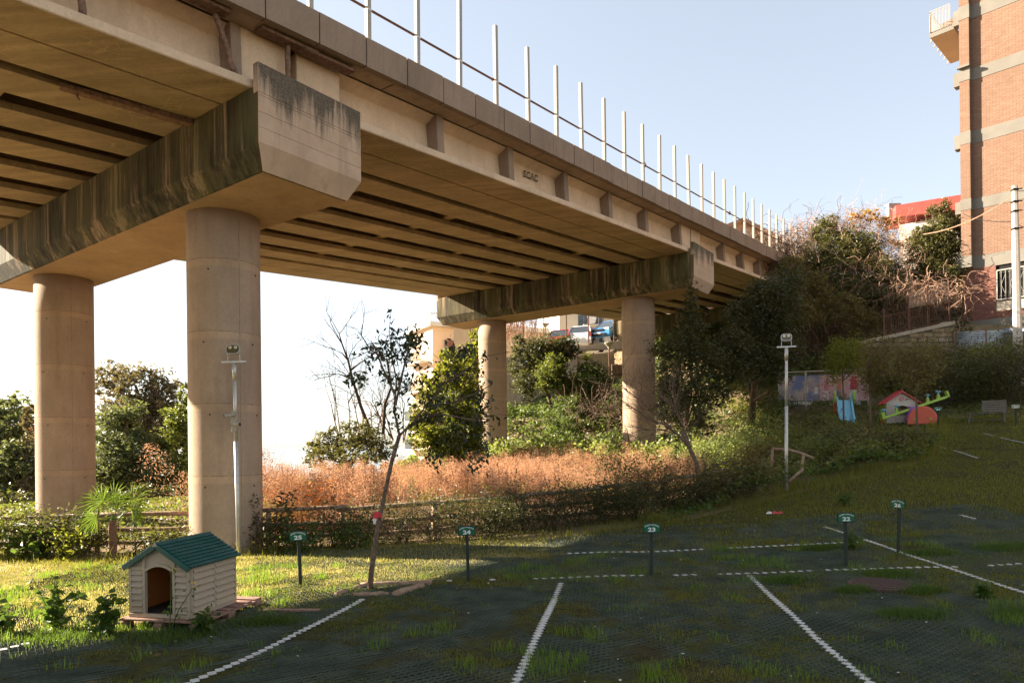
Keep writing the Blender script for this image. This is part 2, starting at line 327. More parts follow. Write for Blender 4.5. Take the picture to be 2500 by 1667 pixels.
for i, (a, b, lab) in enumerate(LINES):
    a = np.array(a); b = np.array(b); L = np.linalg.norm(b-a); d = (b-a)/L; ang = math.atan2(d[1], d[0])
    t = thing('parking_line', lab, None, (a[0], a[1], float(zlot(*a))), group='white bay lines', kind='structure')
    along = abs(math.sin(ang)) > .5; n_ = int(L/(.088 if along else .112))
    tiles = []
    for k in range(n_):
        p = a+d*(k+.5)*L/n_
        if i == 1: p = p+np.array([.10*math.sin((k/n_)*2.6), 0])
        w = vn(p[0], p[1], .35, 21+i)
        if (w > .80 and i != 1) or (i > 4 and w > .70) or (i == 5 and 1.7 < p[0] < 2.1): continue
        tiles.append((p, random.gauss(0, .05)))
    if i in (6, 8, 9, 7):                                      # far tiles: too small to pick apart
        V = []; Fs = []
        for p, r in tiles:
            q = np.array([v.co[:] for v in tile_me.vertices])@Rz(AX-math.pi/2+r).T+[p[0], p[1], float(zlot(*p))+.012]
            Fs += [[x+len(V) for x in f.vertices] for f in tile_me.polygons]; V += [tuple(x) for x in q]
        mb = MB(); mb.v = V; mb.f = [tuple(f) for f in Fs]; mb.build('tile', m_tile, t, world=True, kind='stuff')
    else:
        for p, r in tiles:
            o = link('tile', tile_me, None, t, (p[0]-a[0], p[1]-a[1], float(zlot(*p))-float(zlot(*a))+.010)); o.rotation_euler = (0, 0, AX-math.pi/2+r)
# ================================================================== viaduct
via = thing('viaduct', 'long concrete road viaduct on round columns climbing to the right', 'viaduct', (O2[0], O2[1], 0))
def ext(name, prof, s0, s1, mat, parent=via, zf=zb, nseg=1, **k):     # profile (t, z above soffit) swept along the deck
    mb = MB(); A = [B3(s0, t, zf(s0)+z) for t, z in prof]; Bq = [B3(s1, t, zf(s1)+z) for t, z in prof]; mb.prism(A, Bq)
    return mb.build(name, mat, parent, world=True, **k)
SP = 16.6; PIERS = [-2*SP, -SP, 0, SP, 2*SP]
EDGE_G = [(-2.36, 0), (-2.36, .13), (-1.86, .22), (-1.80, .86), (-2.05, .99), (-1.58, .99), (-1.58, 0)]
def girders(sa, sb_):
    a, b = sa+.06, sb_-.06
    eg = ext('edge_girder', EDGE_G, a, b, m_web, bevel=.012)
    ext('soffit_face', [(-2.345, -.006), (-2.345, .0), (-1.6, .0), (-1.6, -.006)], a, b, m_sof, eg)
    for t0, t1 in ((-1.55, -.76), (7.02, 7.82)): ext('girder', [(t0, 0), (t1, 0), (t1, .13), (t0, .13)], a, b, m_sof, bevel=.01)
    for t0 in (-.52, .77, 2.0, 3.32, 4.68, 6.02):
        w = .72; c = t0+w/2
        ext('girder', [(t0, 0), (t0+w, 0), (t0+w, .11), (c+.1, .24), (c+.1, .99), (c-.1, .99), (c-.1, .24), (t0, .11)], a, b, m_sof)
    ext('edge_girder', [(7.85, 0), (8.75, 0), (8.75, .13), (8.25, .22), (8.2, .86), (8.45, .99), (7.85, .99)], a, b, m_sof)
    for q in (.2, .4, .6, .8):                                # cross diaphragms in the gaps
        s0 = sa+(sb_-sa)*q
        mb = MB(); mb.prism([B3(s0, -.85, zb(s0)+.14), B3(s0, 7.1, zb(s0)+.14), B3(s0, 7.1, zb(s0)+.98), B3(s0, -.85, zb(s0)+.98)], [B3(s0+.22, -.85, zb(s0)+.14), B3(s0+.22, 7.1, zb(s0)+.14), B3(s0+.22, 7.1, zb(s0)+.98), B3(s0+.22, -.85, zb(s0)+.98)])
        mb.build('diaphragm', m_sof, via, world=True)
    for e0, e1 in ((a, a+.86), (b-.92, b)):                   # solid end blocks
        ext('end_block', [(-2.08, .2), (-1.7, .2), (-1.7, 1.0), (-2.08, 1.0)], e0, e1, m_web, eg, bevel=.008)
    for r in np.arange(sa+3.43, sb_-2.5, 2.38):
        ext('rib', [(-2.13, .16), (-1.75, .2), (-1.75, 1.0), (-2.09, 1.0)], r-.1, r+.1, m_par, eg, bevel=.008)
    ext('rib', [(-2.15, .16), (-1.75, .2), (-1.75, 1.0), (-2.11, 1.0)], b-1.05, b-.88, m_par, eg, bevel=.008)
for i in range(len(PIERS)-1): girders(PIERS[i], PIERS[i+1])
ext('deck_slab', [(-2.42, 1.03), (9.0, 1.03), (9.0, 1.30), (-2.42, 1.30)], -34, 40, m_par)
mb = MB(); s0, s1 = -33.5, 39.5
par_me = None
pm = MB(); L = .955-.018
v0 = np.array([D2[0]+.01*P2[0], D2[1]+.01*P2[1]]); 
def slabmesh(jz):
    q = MB(); A = []; Bq = []
    for (t, z) in ((-.13, .985), (0, .985), (.0, 1.03), (.02, 1.49), (-.10, 1.50), (-.13, 1.47)):
        A.append((P2[0]*t, P2[1]*t, z)); Bq.append((P2[0]*t+v0[0]*L, P2[1]*t+v0[1]*L, z+.0775*L))
    q.prism(A, Bq); me = q.mesh('parapet_slab'); me.materials.append(m_par); return me
pme = slabmesh(0)
for k in range(-16, 37):
    s_ = 1.12+k*.962
    p = B3(s_, -2.43, zb(s_))+[0, 0, random.gauss(0, .006)]; p[:2] += P2*random.gauss(0, .005)
    o = link('parapet_slab', pme, None, via, p-[O2[0], O2[1], 0])
ext('parapet', [(9.0, .985), (9.13, .985), (9.13, 1.5), (9.0, 1.5)], -34, 40, m_par)
ext('kerb', [(-2.40, 1.30), (-2.1, 1.30), (-2.1, 1.45), (-2.40, 1.45)], -34, 40, m_par)
# underside of the overhang: slab soffit strips with joints
for k in range(-8, 14):
    a = 1.9+k*2.4
    ext('overhang_soffit', [(-2.42, 1.0), (-2.07, 1.0), (-2.07, 1.03), (-2.42, 1.03)], a, a+2.37, m_con)
# railing: square posts, one rusty tube with clamps
postm = MB(); postm.cbox((0, 0, .92), (.085, .085, 1.86), .008, Rz(math.atan2(D2[1], D2[0]))); pmesh = postm.mesh('railing_post'); pmesh.materials.append(m_white)
bandm = MB()
for z_ in (.10, .62): bandm.box((0, 0, z_), (.093, .093, .03), Rz(math.atan2(D2[1], D2[0])))
bmesh_ = bandm.mesh('strap'); bmesh_.materials.append(m_galv)
for k in range(-10, 30):
    s_ = .12+k*1.205
    if s_ > 34: break
    z_ = zb(s_)+1.47; p = B3(s_, -2.36, z_)-[O2[0], O2[1], 0]
    o = link('railing_post', pmesh, None, via, p); o.rotation_euler = (random.gauss(0, .006), random.gauss(0, .006), 0); link('strap', bmesh_, None, o)
mb = MB(); mb.tube([B3(s_, -2.30, zb(s_)+2.16) for s_ in np.linspace(-12, 34, 40)], .022, 8); mb.build('rail_tube', m_rust, via, world=True, smooth=True)
for s_ in (4.95, 12.4, 20.1, 27.5):
    c = B3(s_, -2.30, zb(s_)+2.16); mb = MB(); mb.tube([c-[.03, .04, 0], c+[.03, .04, 0]], .045, 8); mb.tube([c+[0, 0, -.07], c+[.01, 0, .09]], .014, 6); mb.tube([c+[-.06, 0, .03], c+[.05, 0, .06]], .01, 5); mb.build('pipe_clamp', m_rust, via, world=True)
def endmat(zt):
    m = M('stained_cap_end_concrete', .88, .2); z = m.sep()[2]; st_ = m.noise(3.2, m.mp(m.pos, (1, 1, .10)), detail=9, rough=.75)
    n1 = m.noise(1.6, detail=7, rough=.7); n2 = m.noise(34, detail=4, rough=.7)
    c = m.mix(m.ramp(n1, (.35, 0.), (.7, 1.)), (.60, .42, .285), (.46, .32, .215)); c = m.mix(m.ramp(m.noise(7, m.mp(m.pos, (1, 1, .05)), detail=5), (.55, 0.), (.75, .5)), c, (.30, .20, .13))
    q = m.n('ShaderNodeMath', operation='SUBTRACT'); q.inputs[0].default_value = zt; m.l(z, q.inputs[1]); d = m.math('ADD', m.math('MULTIPLY', q.outputs[0], .55), m.math('MULTIPLY', st_, -1.5)); k = m.ramp(m.math('ADD', d, 1.0), (.36, 1.), (.60, 0.))
    dk_ = m.mix(m.ramp(n2, (.35, 0.), (.75, 1.)), (.045, .036, .024), (.19, .15, .105)); dk_ = m.mix(m.ramp(n1, (.5, 0.), (.65, .5)), dk_, (.09, .09, .03))
    c = m.mix(m.math('MULTIPLY', k, .92), c, dk_); m.col(c); m.bump(m.math('ADD', n2, m.math('MULTIPLY', n1, .5)), .015, .6); return m.m
# caps and columns
def cap(s0, first=False):
    z0 = zb(s0)-7.10; hw = .955; m_capt = m_cape = endmat(7.34+z0)
    mb = MB(); T0, T1 = -2.56, 9.35
    nt = 24; vs = []; 
    for i in range(nt+1):
        t = T0+(T1-T0)*i/nt; tb = -2.40+(9.15+2.40)*i/nt
        for (ss, zz, tt) in ((-hw, 7.02, t), (-hw, 6.18, t), (-hw+.17, 5.85, tb), (hw-.17, 5.85, tb), (hw, 6.18, t), (hw, 7.02, t)):
            vs.append(B3(s0+ss, tt, z0+zz))
    fs = [(0, 1, 2, 3, 4, 5)[::-1], tuple(nt*6+j for j in range(6))]
    for i in range(nt):
        for j in range(6): fs.append((i*6+j, i*6+(j+1) % 6, (i+1)*6+(j+1) % 6, (i+1)*6+j))
    mb.add(vs, fs); c = mb.build('pier_cap', m_cap, via, world=True, bevel=.015)
    # end walls that hold the edge girder in place
    for t0, t1 in ((T0-.004, T0+.12), (T1-.12, T1+.004)):
        q = MB(); q.prism([B3(s0-hw-.003, t0, z0+6.9), B3(s0-hw-.003, t1, z0+6.9), B3(s0-hw-.003, t1, z0+7.34), B3(s0-hw-.003, t0, z0+7.34)], [B3(s0+hw+.003, t0, z0+6.9), B3(s0+hw+.003, t1, z0+6.9), B3(s0+hw+.003, t1, z0+7.34), B3(s0+hw+.003, t0, z0+7.34)])
        q.build('end_wall', m_capt, c, world=True, bevel=.012)
    # pale end face with formwork courses
    cs = [(6.18, 6.40), (6.405, 6.62), (6.625, 6.86), (6.865, 6.90)]
    for a, b in cs:
        q = MB(); q.prism([B3(s0-hw+.004, T0-.006, z0+a), B3(s0+hw-.004, T0-.006, z0+a), B3(s0+hw-.004, T0-.006, z0+b), B3(s0-hw+.004, T0-.006, z0+b)], [B3(s0-hw+.004, T0+.02, z0+a), B3(s0+hw-.004, T0+.02, z0+a), B3(s0+hw-.004, T0+.02, z0+b), B3(s0-hw+.004, T0+.02, z0+b)])
        q.build('end_face', m_cape, c, world=True)
    q = MB(); e = .006; q.prism([B3(s0-hw+.004, T0-e, z0+6.178), B3(s0-hw+.172, -2.40-e, z0+5.852), B3(s0+hw-.172, -2.40-e, z0+5.852), B3(s0+hw-.004, T0-e, z0+6.178)], [B3(s0-hw+.004, T0+e, z0+6.178), B3(s0-hw+.172, -2.40+e, z0+5.852), B3(s0+hw-.172, -2.40+e, z0+5.852), B3(s0+hw-.004, T0+e, z0+6.178)]); q.build('end_face', m_cape, c, world=True)
    q = MB(); q.prism([B3(s0-hw+.19, -2.37, z0+5.846), B3(s0+hw-.19, -2.37, z0+5.846), B3(s0+hw-.19, 9.12, z0+5.846), B3(s0-hw+.19, 9.12, z0+5.846)], [B3(s0-hw+.19, -2.37, z0+5.86), B3(s0+hw-.19, -2.37, z0+5.86), B3(s0+hw-.19, 9.12, z0+5.86), B3(s0-hw+.19, 9.12, z0+5.86)]); q.build('cap_soffit', m_capsof, c, world=True)
    for tt in (0., 6.95):
        x, y = XY(s0, tt); base = float(zg(x, y))-1.2; R = .605
        prof = [(R, base)]; z = .10+z0-math.floor((z0-base)/1.225)*1.225 - 1.225*2
        while z < 5.85+z0-.1:
            if z > base+.2: prof += [(R, z)]
            z += 1.225
        prof.append((R, 5.852+z0)); q = MB(); q.lathe([(r, zz) for r, zz in prof], (x, y, 0), 48); cc = q.build('column', m_col, via, world=True, smooth=True)
        for k in range(-2, 7):
            zc = .10+z0+1.225*k
            if base+.3 < zc < 5.7+z0:
                q = MB(); q.lathe([(R-.004, zc-.010), (R+.002, zc-.005), (R+.002, zc+.003), (R-.004, zc+.008)], (x, y, 0), 48, cap=False); q.build('pour_joint', m_seam, cc, world=True, smooth=True)
                q = MB(); q.lathe([(R+.0008, zc-.13), (R+.0012, zc-.008)], (x, y, 0), 48, cap=False); q.build('grout_band', m_con, cc, world=True, smooth=True)
        for an, z0_, z1_ in ((-44, base, 5.7+z0),):
            an = math.radians(an); q = MB(); q.box((x+R*math.cos(an), y+R*math.sin(an), (z0_+z1_)/2), (.004, .008, z1_-z0_), Rz(an)); q.build('form_seam', m_seam, cc, world=True)
        q = MB(); zz = base
        for k in range(7):
            zc = .10+z0+1.225*(k-1)
            if zc > base+.3 and zc < 5.6+z0:
                for aa in (-100, -20, 160): 
                    an = math.radians(aa+(k % 2)*9); q.box((x+R*math.cos(an), y+R*math.sin(an), zc-.19), (.022, .022, .022), Rz(an))
        q.build('tie_hole', m_dark, cc, world=True)
m_seam = flat('dark_joint_line', (.27, .18, .12), .95, .4, 12)
m_capt = concrete('cap_top_concrete', (.30, .225, .155), (.05, .04, .028), streak=.85, green=.4)
m_capsof = concrete('cap_soffit_concrete', (.48, .33, .20), (.24, .155, .085), green=.12)
for s0 in (-SP, 0, SP, 2*SP): cap(s0)
# maker's mark on the web panels
def text_mesh(txt, size, bold=.0, sx=1., arc=0., align='CENTER', spacing=1.):
    V = []; Fs = []
    cu = bpy.data.curves.new('lettering', 'FONT'); cu.body = txt; cu.size = size; cu.offset = bold*size; cu.align_x = align; cu.align_y = 'CENTER'; cu.resolution_u = 2; cu.space_character = spacing
    ob = bpy.data.objects.new('lettering_source', cu); me0 = ob.to_mesh(); 
    V = np.array([v.co[:] for v in me0.vertices]) if len(me0.vertices) else np.zeros((0, 3)); Fs = [tuple(p.vertices) for p in me0.polygons]
    ob.to_mesh_clear(); bpy.data.objects.remove(ob)
    if len(V):
        V[:, 0] *= sx
        if arc:
            th = V[:, 0]/arc; r = arc+V[:, 1]; V = np.stack([r*np.sin(th), r*np.cos(th)-arc, V[:, 2]], 1)
    return V, Fs
def lettering(txt, size, mat, parent, c, right, up, world=True, name='lettering', **k):
    V, Fs = text_mesh(txt, size, **k); right = np.array(right, float); up = np.array(up, float)
    mb = MB(); mb.v = [tuple(np.array(c)+right*v[0]+up*v[1]) for v in V]; mb.f = Fs
    return mb.build(name, mat, parent, world=world)
m_ink = flat('black_stencil_paint', (.03, .022, .018), .8)
dk = np.array([v0[0], v0[1], .0775]); dk = dk/np.linalg.norm(dk)
eg2 = [o for o in COL.objects if o.name.startswith('edge_girder')]
eg_main = eg2[4] if len(eg2) > 4 else eg2[0]
eg_next = eg2[6] if len(eg2) > 6 else eg2[0]
for s_, par in ((6.95, eg_main), (SP+10.35, eg_next)):
    cpt = B3(s_, -1.86, zb(s_)+.66); lettering('SCAC', .22, m_ink, par, cpt, dk, (0, 0, 1), bold=.025, sx=1.1)
    cutp = MB()
    for zz in (-.028, .022): 
        a = cpt+[0, 0, zz]; cutp.prism([a-dk*.27, a+dk*.27, a+dk*.27+[0, 0, .012], a-dk*.27+[0, 0, .012]], [np.array(q)+np.array([-P2[0]*.003, -P2[1]*.003, 0]) for q in (a-dk*.27, a+dk*.27, a+dk*.27+[0, 0, .012], a-dk*.27+[0, 0, .012])])
    cutp.build('stencil_gap', m_web, par, world=True)
# timber props and old formwork left on the viaduct
def prop(a, b, r, lab, n=7):
    mb = MB(); a = np.array(a); b = np.array(b); k = 9
    mb.tube([a+(b-a)*i/(k-1)+rng.normal(0, .008, 3) for i in range(k)], [r*(1+rng.normal(0, .07)) for i in range(k)], n)
    o = mb.build('timber_prop', m_timber, None, smooth=True); tag(o, lab, 'prop', 'old timbers left on the viaduct'); return o
prop(B3(-1.42, -2.22, zb(-1.4)+1.0), B3(-1.10, -2.25, zb(-1.1)+.12), .045, 'leaning brown timber prop just left of the near pier cap')
prop(B3(-.22, -2.25, zb(-.2)+1.0), B3(-.24, -2.27, zb(-.2)+.25), .042, 'upright timber prop standing on top of the near pier cap')
prop(B3(-3.18, -2.22, zb(-3.2)+1.0), B3(-3.12, -2.25, zb(-3.1)+.12), .045, 'timber prop under the parapet near the top left corner')
for (a, b, z, lab) in ((-.75, .25, .95, 'rough dark board wedged under the parapet above the near cap'), (-.05, 1.0, .93, 'splintered board under the parapet right of the upright prop'), (-2.9, -1.25, .96, 'long thin board under the parapet left of the near cap')):
    mb = MB(); mb.hexa([B3(a, -2.38, zb(a)+z-.02), B3(b, -2.40, zb(b)+z-.03), B3(b, -2.17, zb(b)+z-.02), B3(a, -2.15, zb(a)+z), B3(a, -2.38, zb(a)+z+.03), B3(b, -2.40, zb(b)+z+.02), B3(b, -2.17, zb(b)+z+.03), B3(a, -2.15, zb(a)+z+.04)])
    tag(mb.build('timber_board', m_timber, None, bevel=.006), lab, 'board', 'old timbers left on the viaduct')
t = thing('timber_beam', 'broken brown beam stuck under the girders beside the near cap', 'beam', B3(-1.9, -.68, zb(-1.9)-.02))
mb = MB(); mb.hexa([B3(-2.75, -.50, zb(-2.7)-.06), B3(-.97, -.62, zb(-1)-.09), B3(-.97, -.80, zb(-1)-.09), B3(-2.8, -.62, zb(-2.7)-.05), B3(-2.75, -.5, zb(-2.7)+.02), B3(-.97, -.62, zb(-1)+.01), B3(-.97, -.8, zb(-1)+.01), B3(-2.8, -.62, zb(-2.7)+.02)]); mb.build('beam', m_timber, t, world=True, bevel=.008)
mb = MB(); c = B3(-2.55, -.56, zb(-2.6)-.06); mb.tube([c+[0, 0, .1], c+[.02, -.02, -.04], c+[.06, -.04, -.09], c+[.04, -.08, -.05]], .01, 5); mb.build('hook', m_rust, t, world=True)
# ================================================================== vegetation helpers
def leafcloud(C, size, asp=.42, updown=.0, fold=.25, jit=.35):
    C = np.asarray(C, float); n = len(C); d = rng.normal(size=(n, 3)); d[:, 2] = d[:, 2]*.6+updown; d /= np.linalg.norm(d, axis=1)[:, None]
    q = rng.normal(size=(n, 3)); q[:, 2] += .8; w = np.cross(d, q); w /= np.linalg.norm(w, axis=1)[:, None]+1e-9; nn = np.cross(w, d)
    L = size*(1+jit*rng.uniform(-1, 1, n))[:, None]
    b = C-d*L*.5; t = C+d*L*.5; m1 = C+w*L*asp*.5+nn*L*fold*.3; m2 = C-w*L*asp*.5+nn*L*fold*.3
    V = np.stack([b, m1, t, m2], 1).reshape(-1, 3); i = np.arange(n)*4
    Fs = np.stack([np.stack([i, i+1, i+2], 1), np.stack([i, i+2, i+3], 1)], 1).reshape(-1, 3); return V, Fs
def leaves_obj(name, C, size, mat, parent=None, kind=None, **k):
    V, Fs = leafcloud(C, size, **k)
    if parent is not None: V = V-chain_origin(parent)
    return link(name, npmesh(name, V, Fs), mat, parent, kind=kind)
def blobpts(blobs, n, clump=.16, per=26):                      # leaf positions gathered into clumps near the skin of ellipsoids
    vol = np.array([b[3]*b[4]*b[5] for b in blobs])**.75; vol = vol/vol.sum(); out = []
    for b, f in zip(blobs, vol):
        m_ = max(3, int(n*f/per)); u = rng.normal(size=(m_, 3)); u /= np.linalg.norm(u, axis=1)[:, None]
        r = rng.uniform(.25, 1.3, m_)**.65; c = np.array(b[:3])+u*r[:, None]*np.array(b[3:6])
        sz = clump*rng.uniform(.5, 1.5, m_)*max(.4, min(b[3:6])); k = int(per)
        out.append((c[:, None, :]+rng.normal(size=(m_, k, 3))*sz[:, None, None]*np.array([1, 1, .8])).reshape(-1, 3))
    return np.concatenate(out)
def limbs(mb, a, d, L, r, depth, spread=.6, n=5, kids=3, wob=.08, tips=None, up=.15, seg=4, shrink=.66):
    p = [np.array(a, float)]; d = np.array(d, float)/np.linalg.norm(d)
    for i in range(seg):
        d = d+rng.normal(0, wob, 3)+[0, 0, up*.12]; d /= np.linalg.norm(d); p.append(p[-1]+d*L/seg)
    mb.tube(p, [r*(1-.5*i/seg) for i in range(seg+1)], n, cap=False)
    if depth == 0:
        if tips is not None: tips.append(p[-1]); tips.append(p[-2])
        return
    for j in range(kids):
        q = p[random.choice([seg, seg, seg-1, max(1, seg-2)])]; e = d+rng.normal(0, spread, 3)+[0, 0, up]
        limbs(mb, q, e, L*shrink*random.uniform(.8, 1.2), r*.52, depth-1, spread, max(3, n-1), kids, wob, tips, up, seg, shrink)
def tree(name, lab, base, blobs, n, size, lm, group=None, trunk=None, r=.12, bark=None, cat='tree', clump=.16, per=26, depth=2, updown=0, asp=.42, limb=True):
    T = thing(name, lab, cat, base, group=group); base = np.array(base, float)
    bl = [tuple(b) for b in blobs]; top = np.mean([b[:3] for b in bl], axis=0); mb = MB()
    trunk = trunk or [base-[0, 0, .3], base+(top-base)*.35+rng.normal(0, .05, 3), base+(top-base)*.7]
    mb.tube(trunk, [r*(1-.5*i/(len(trunk)-1)) for i in range(len(trunk))], 8); 
    if limb:
        for b in bl:
            c = np.array(b[:3]); s_ = np.array(trunk[-1 if random.random() < .6 else len(trunk)//2]); 
            mid = (s_+c)/2+rng.normal(0, .06, 3)*np.linalg.norm(c-s_); mb.tube([s_, mid, c], [r*.5, r*.33, r*.2], 5, cap=False)
            for q in range(3): limbs(mb, c-(c-s_)*.25, rng.normal(size=3)+[0, 0, .5], min(b[3:6])*.8, r*.18, 1, kids=3, n=4)
    mb.build('trunk', bark or m_bark, T, world=True, smooth=True)
    leaves_obj('crown', blobpts(bl, n, clump, per), size, lm, T, updown=updown, asp=asp); return T
L_dark = leafmat('dark_evergreen_leaf', (.035, .042, .015), (.062, .065, .023), (.125, .108, .04), .38, .3)
L_mid = leafmat('mid_green_leaf', (.055, .08, .018), (.11, .135, .03), (.21, .21, .05), .45, .42)
L_lime = leafmat('backlit_lime_leaf', (.07, .095, .015), (.14, .16, .022), (.25, .24, .035), .5, .55)
L_hill = leafmat('sunny_hill_leaf', (.055, .06, .02), (.10, .10, .035), (.19, .165, .06), .45, .35)
L_pale = leafmat('pale_ivy_leaf', (.13, .17, .045), (.22, .27, .08), (.36, .38, .15), .45, .4)
L_lawn = leafmat('sunlight_toned_lawn_blade', (.24, .26, .06), (.46, .40, .14), (.62, .50, .24), .55, .5, (.7, .6, .2))  # thick grass, its blade colour lightened to carry the sunlight
L_ivy = leafmat('ivy_leaf', (.05, .075, .022), (.09, .125, .036), (.17, .19, .06), .4, .4)
L_far = leafmat('hazy_far_leaf', (.055, .075, .035), (.10, .12, .05), (.17, .175, .075), .6, .4)
L_farb = leafmat('brownish_far_leaf', (.08, .07, .04), (.13, .11, .06), (.2, .165, .09), .6, .35)
L_hedge = leafmat('glossy_hedge_leaf', (.03, .042, .016), (.065, .07, .026), (.13, .12, .045), .5, .4)
L_brown = leafmat('brown_twiggy_leaf', (.07, .045, .02), (.12, .075, .03), (.17, .11, .045), .7, .3, (.3, .16, .06))
L_yel = leafmat('yellow_autumn_leaf', (.28, .15, .02), (.42, .24, .03), (.5, .34, .06), .6, .5, (.7, .4, .05))
L_dry = leafmat('dry_orange_stalk', (.36, .19, .10), (.52, .29, .165), (.62, .40, .25), .9, .35, (.72, .38, .2))
L_grass = leafmat('grass_blade', (.07, .09, .014), (.15, .155, .024), (.28, .24, .055), .5, .45)
L_weed = leafmat('broad_weed_leaf', (.035, .07, .015), (.065, .11, .02), (.11, .16, .03), .45, .45)
L_olive = leafmat('olive_shrub_leaf', (.07, .062, .02), (.125, .105, .034), (.21, .165, .06), .6, .35)
# ---------------------------------------------------------------- grass on the car park and verges
def scatter(n, x0, x1, y0, y1): return rng.uniform(x0, x1, n), rng.uniform(y0, y1, n)
def blades(x, y, z, h, w, lean=.5):
    n = len(x); a = rng.uniform(0, 2*np.pi, n); b = rng.uniform(0, 2*np.pi, n); h = h*rng.uniform(.5, 1.3, n); l = lean*h*rng.uniform(0, 1, n); w = w*rng.uniform(.7, 1.3, n)
    p = np.stack([x, y, z], 1); wv = np.stack([np.cos(a), np.sin(a), np.zeros(n)], 1)*w[:, None]; tip = p+np.stack([np.cos(b)*l, np.sin(b)*l, h], 1); mid = p+np.stack([np.cos(b)*l*.35, np.sin(b)*l*.35, h*.55], 1)
    V = np.stack([p-wv, p+wv, mid+wv*.8, tip, mid-wv*.8], 1).reshape(-1, 3); i = np.arange(n)*5
    return V, np.concatenate([np.stack([i, i+1, i+2], 1), np.stack([i, i+2, i+4], 1), np.stack([i+4, i+2, i+3], 1)])
def grass(lab, n, box_, dens, h, w, mat=None, lean=.5):
    x, y = scatter(n, *box_); d = dens(x, y); k = rng.uniform(size=n) < d; x, y = x[k], y[k]
    hh = h*(.6+.8*d[k]); V, Fs = blades(x, y, np.where(inlot(x, y), zlot(x, y), zg(x, y)-.02)-.01, hh, w, lean)
    o = link('grass', npmesh('grass', V, Fs), mat or L_grass, kind='stuff'); o['label'] = lab; return o
def edged(x, y): return np.interp(x, ex, ey)-y
def d_lot(x, y):
    n_ = vn(x, y, 1.1, 31)*.5+vn(x, y, .33, 32)*.32+vn(x, y, .11, 33)*.18
    left = sm(-x, .5, 3.0)*sm(y, 6.9, 7.8); band = np.exp(-((y-(8.9-.04*x))/.45)**2)*.5
    return inlot(x, y)*np.clip((n_-.36+.06*sm(y, 7.6, 8.6)+.22*left+band*.40+.35*sm(1.0-edged(x, y), 0, 1)+.08*sm(x, 2, 8))*3.6, 0.05, 1)
grass('patches of short yellow-green grass growing through the plastic grid near the camera', 430000, (-7.5, 8.5, 4.6, 11), d_lot, .030, .0018)
grass('grass growing through the grid farther up the slope', 220000, (-8, 22, 10.5, 22), d_lot, .045, .0042)
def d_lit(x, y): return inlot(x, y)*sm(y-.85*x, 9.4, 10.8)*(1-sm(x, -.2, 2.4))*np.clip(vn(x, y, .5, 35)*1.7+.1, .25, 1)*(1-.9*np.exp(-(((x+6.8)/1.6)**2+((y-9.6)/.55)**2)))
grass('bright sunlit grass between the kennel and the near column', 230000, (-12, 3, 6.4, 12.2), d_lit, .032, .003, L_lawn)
def d_verge(x, y): e = edged(x, y); return (np.exp(-((e-.0)/.6)**2))*np.clip(vn(x, y, .8, 36)*1.5, .25, 1)
grass('lush taller grass along the foot of the hedge', 110000, (-12, 17, 10, 23), d_verge, .17, .004)
def d_tuft(x, y): return inlot(x, y)*np.clip((vn(x, y, .28, 41)*.7+vn(x, y, 1.4, 42)*.3-.62)*6, 0, 1)
L_fresh = leafmat('fresh_grass_blade', (.06, .12, .015), (.11, .19, .022), (.20, .27, .05), .45, .5)
grass('small tufts of taller grass scattered over the plastic grid', 110000, (-7, 8.5, 4.7, 10.5), d_tuft, .08, .0026, L_fresh)
# clover-like ground weeds
x, y = scatter(60000, -7, 9, 5, 12); dd = inlot(x, y)*np.clip((vn(x, y, .6, 51)*.6+vn(x, y, .2, 52)*.4-.62)*8, 0, 1); k = rng.uniform(size=len(x)) < dd; x, y = x[k], y[k]
o = leaves_obj('ground_weeds', np.stack([x, y, zlot(x, y)+rng.uniform(0, .035, len(x))], 1), .022, L_weed, kind='stuff', asp=.8); o['label'] = 'low clover-like weeds in patches on the grid'
for (cx, cy, r_) in ((5.05, 6.65, .42), (3.95, 6.75, .32), (5.6, 6.4, .35), (4.6, 8.4, .3), (3.3, 8.35, .25), (-3.2, 6.45, .5), (-4.3, 6.5, .5), (-2.5, 6.9, .35), (4.55, 7.62, .25), (3.85, 7.72, .2), (6.9, 9.6, .4), (5.8, 9.5, .35), (4.55, 10.1, .25), (7.5, 9.6, .3)):
    x = cx+rng.normal(0, r_*.5, 1500); y = cy+rng.normal(0, r_*.28, 1500); V, Fs = blades(x, y, zlot(x, y), .07, .0035, .8)
    o = link('grass', npmesh('grass', V, Fs), L_weed, kind='stuff'); o['label'] = 'dense dark green cushion of low grass on the grid'
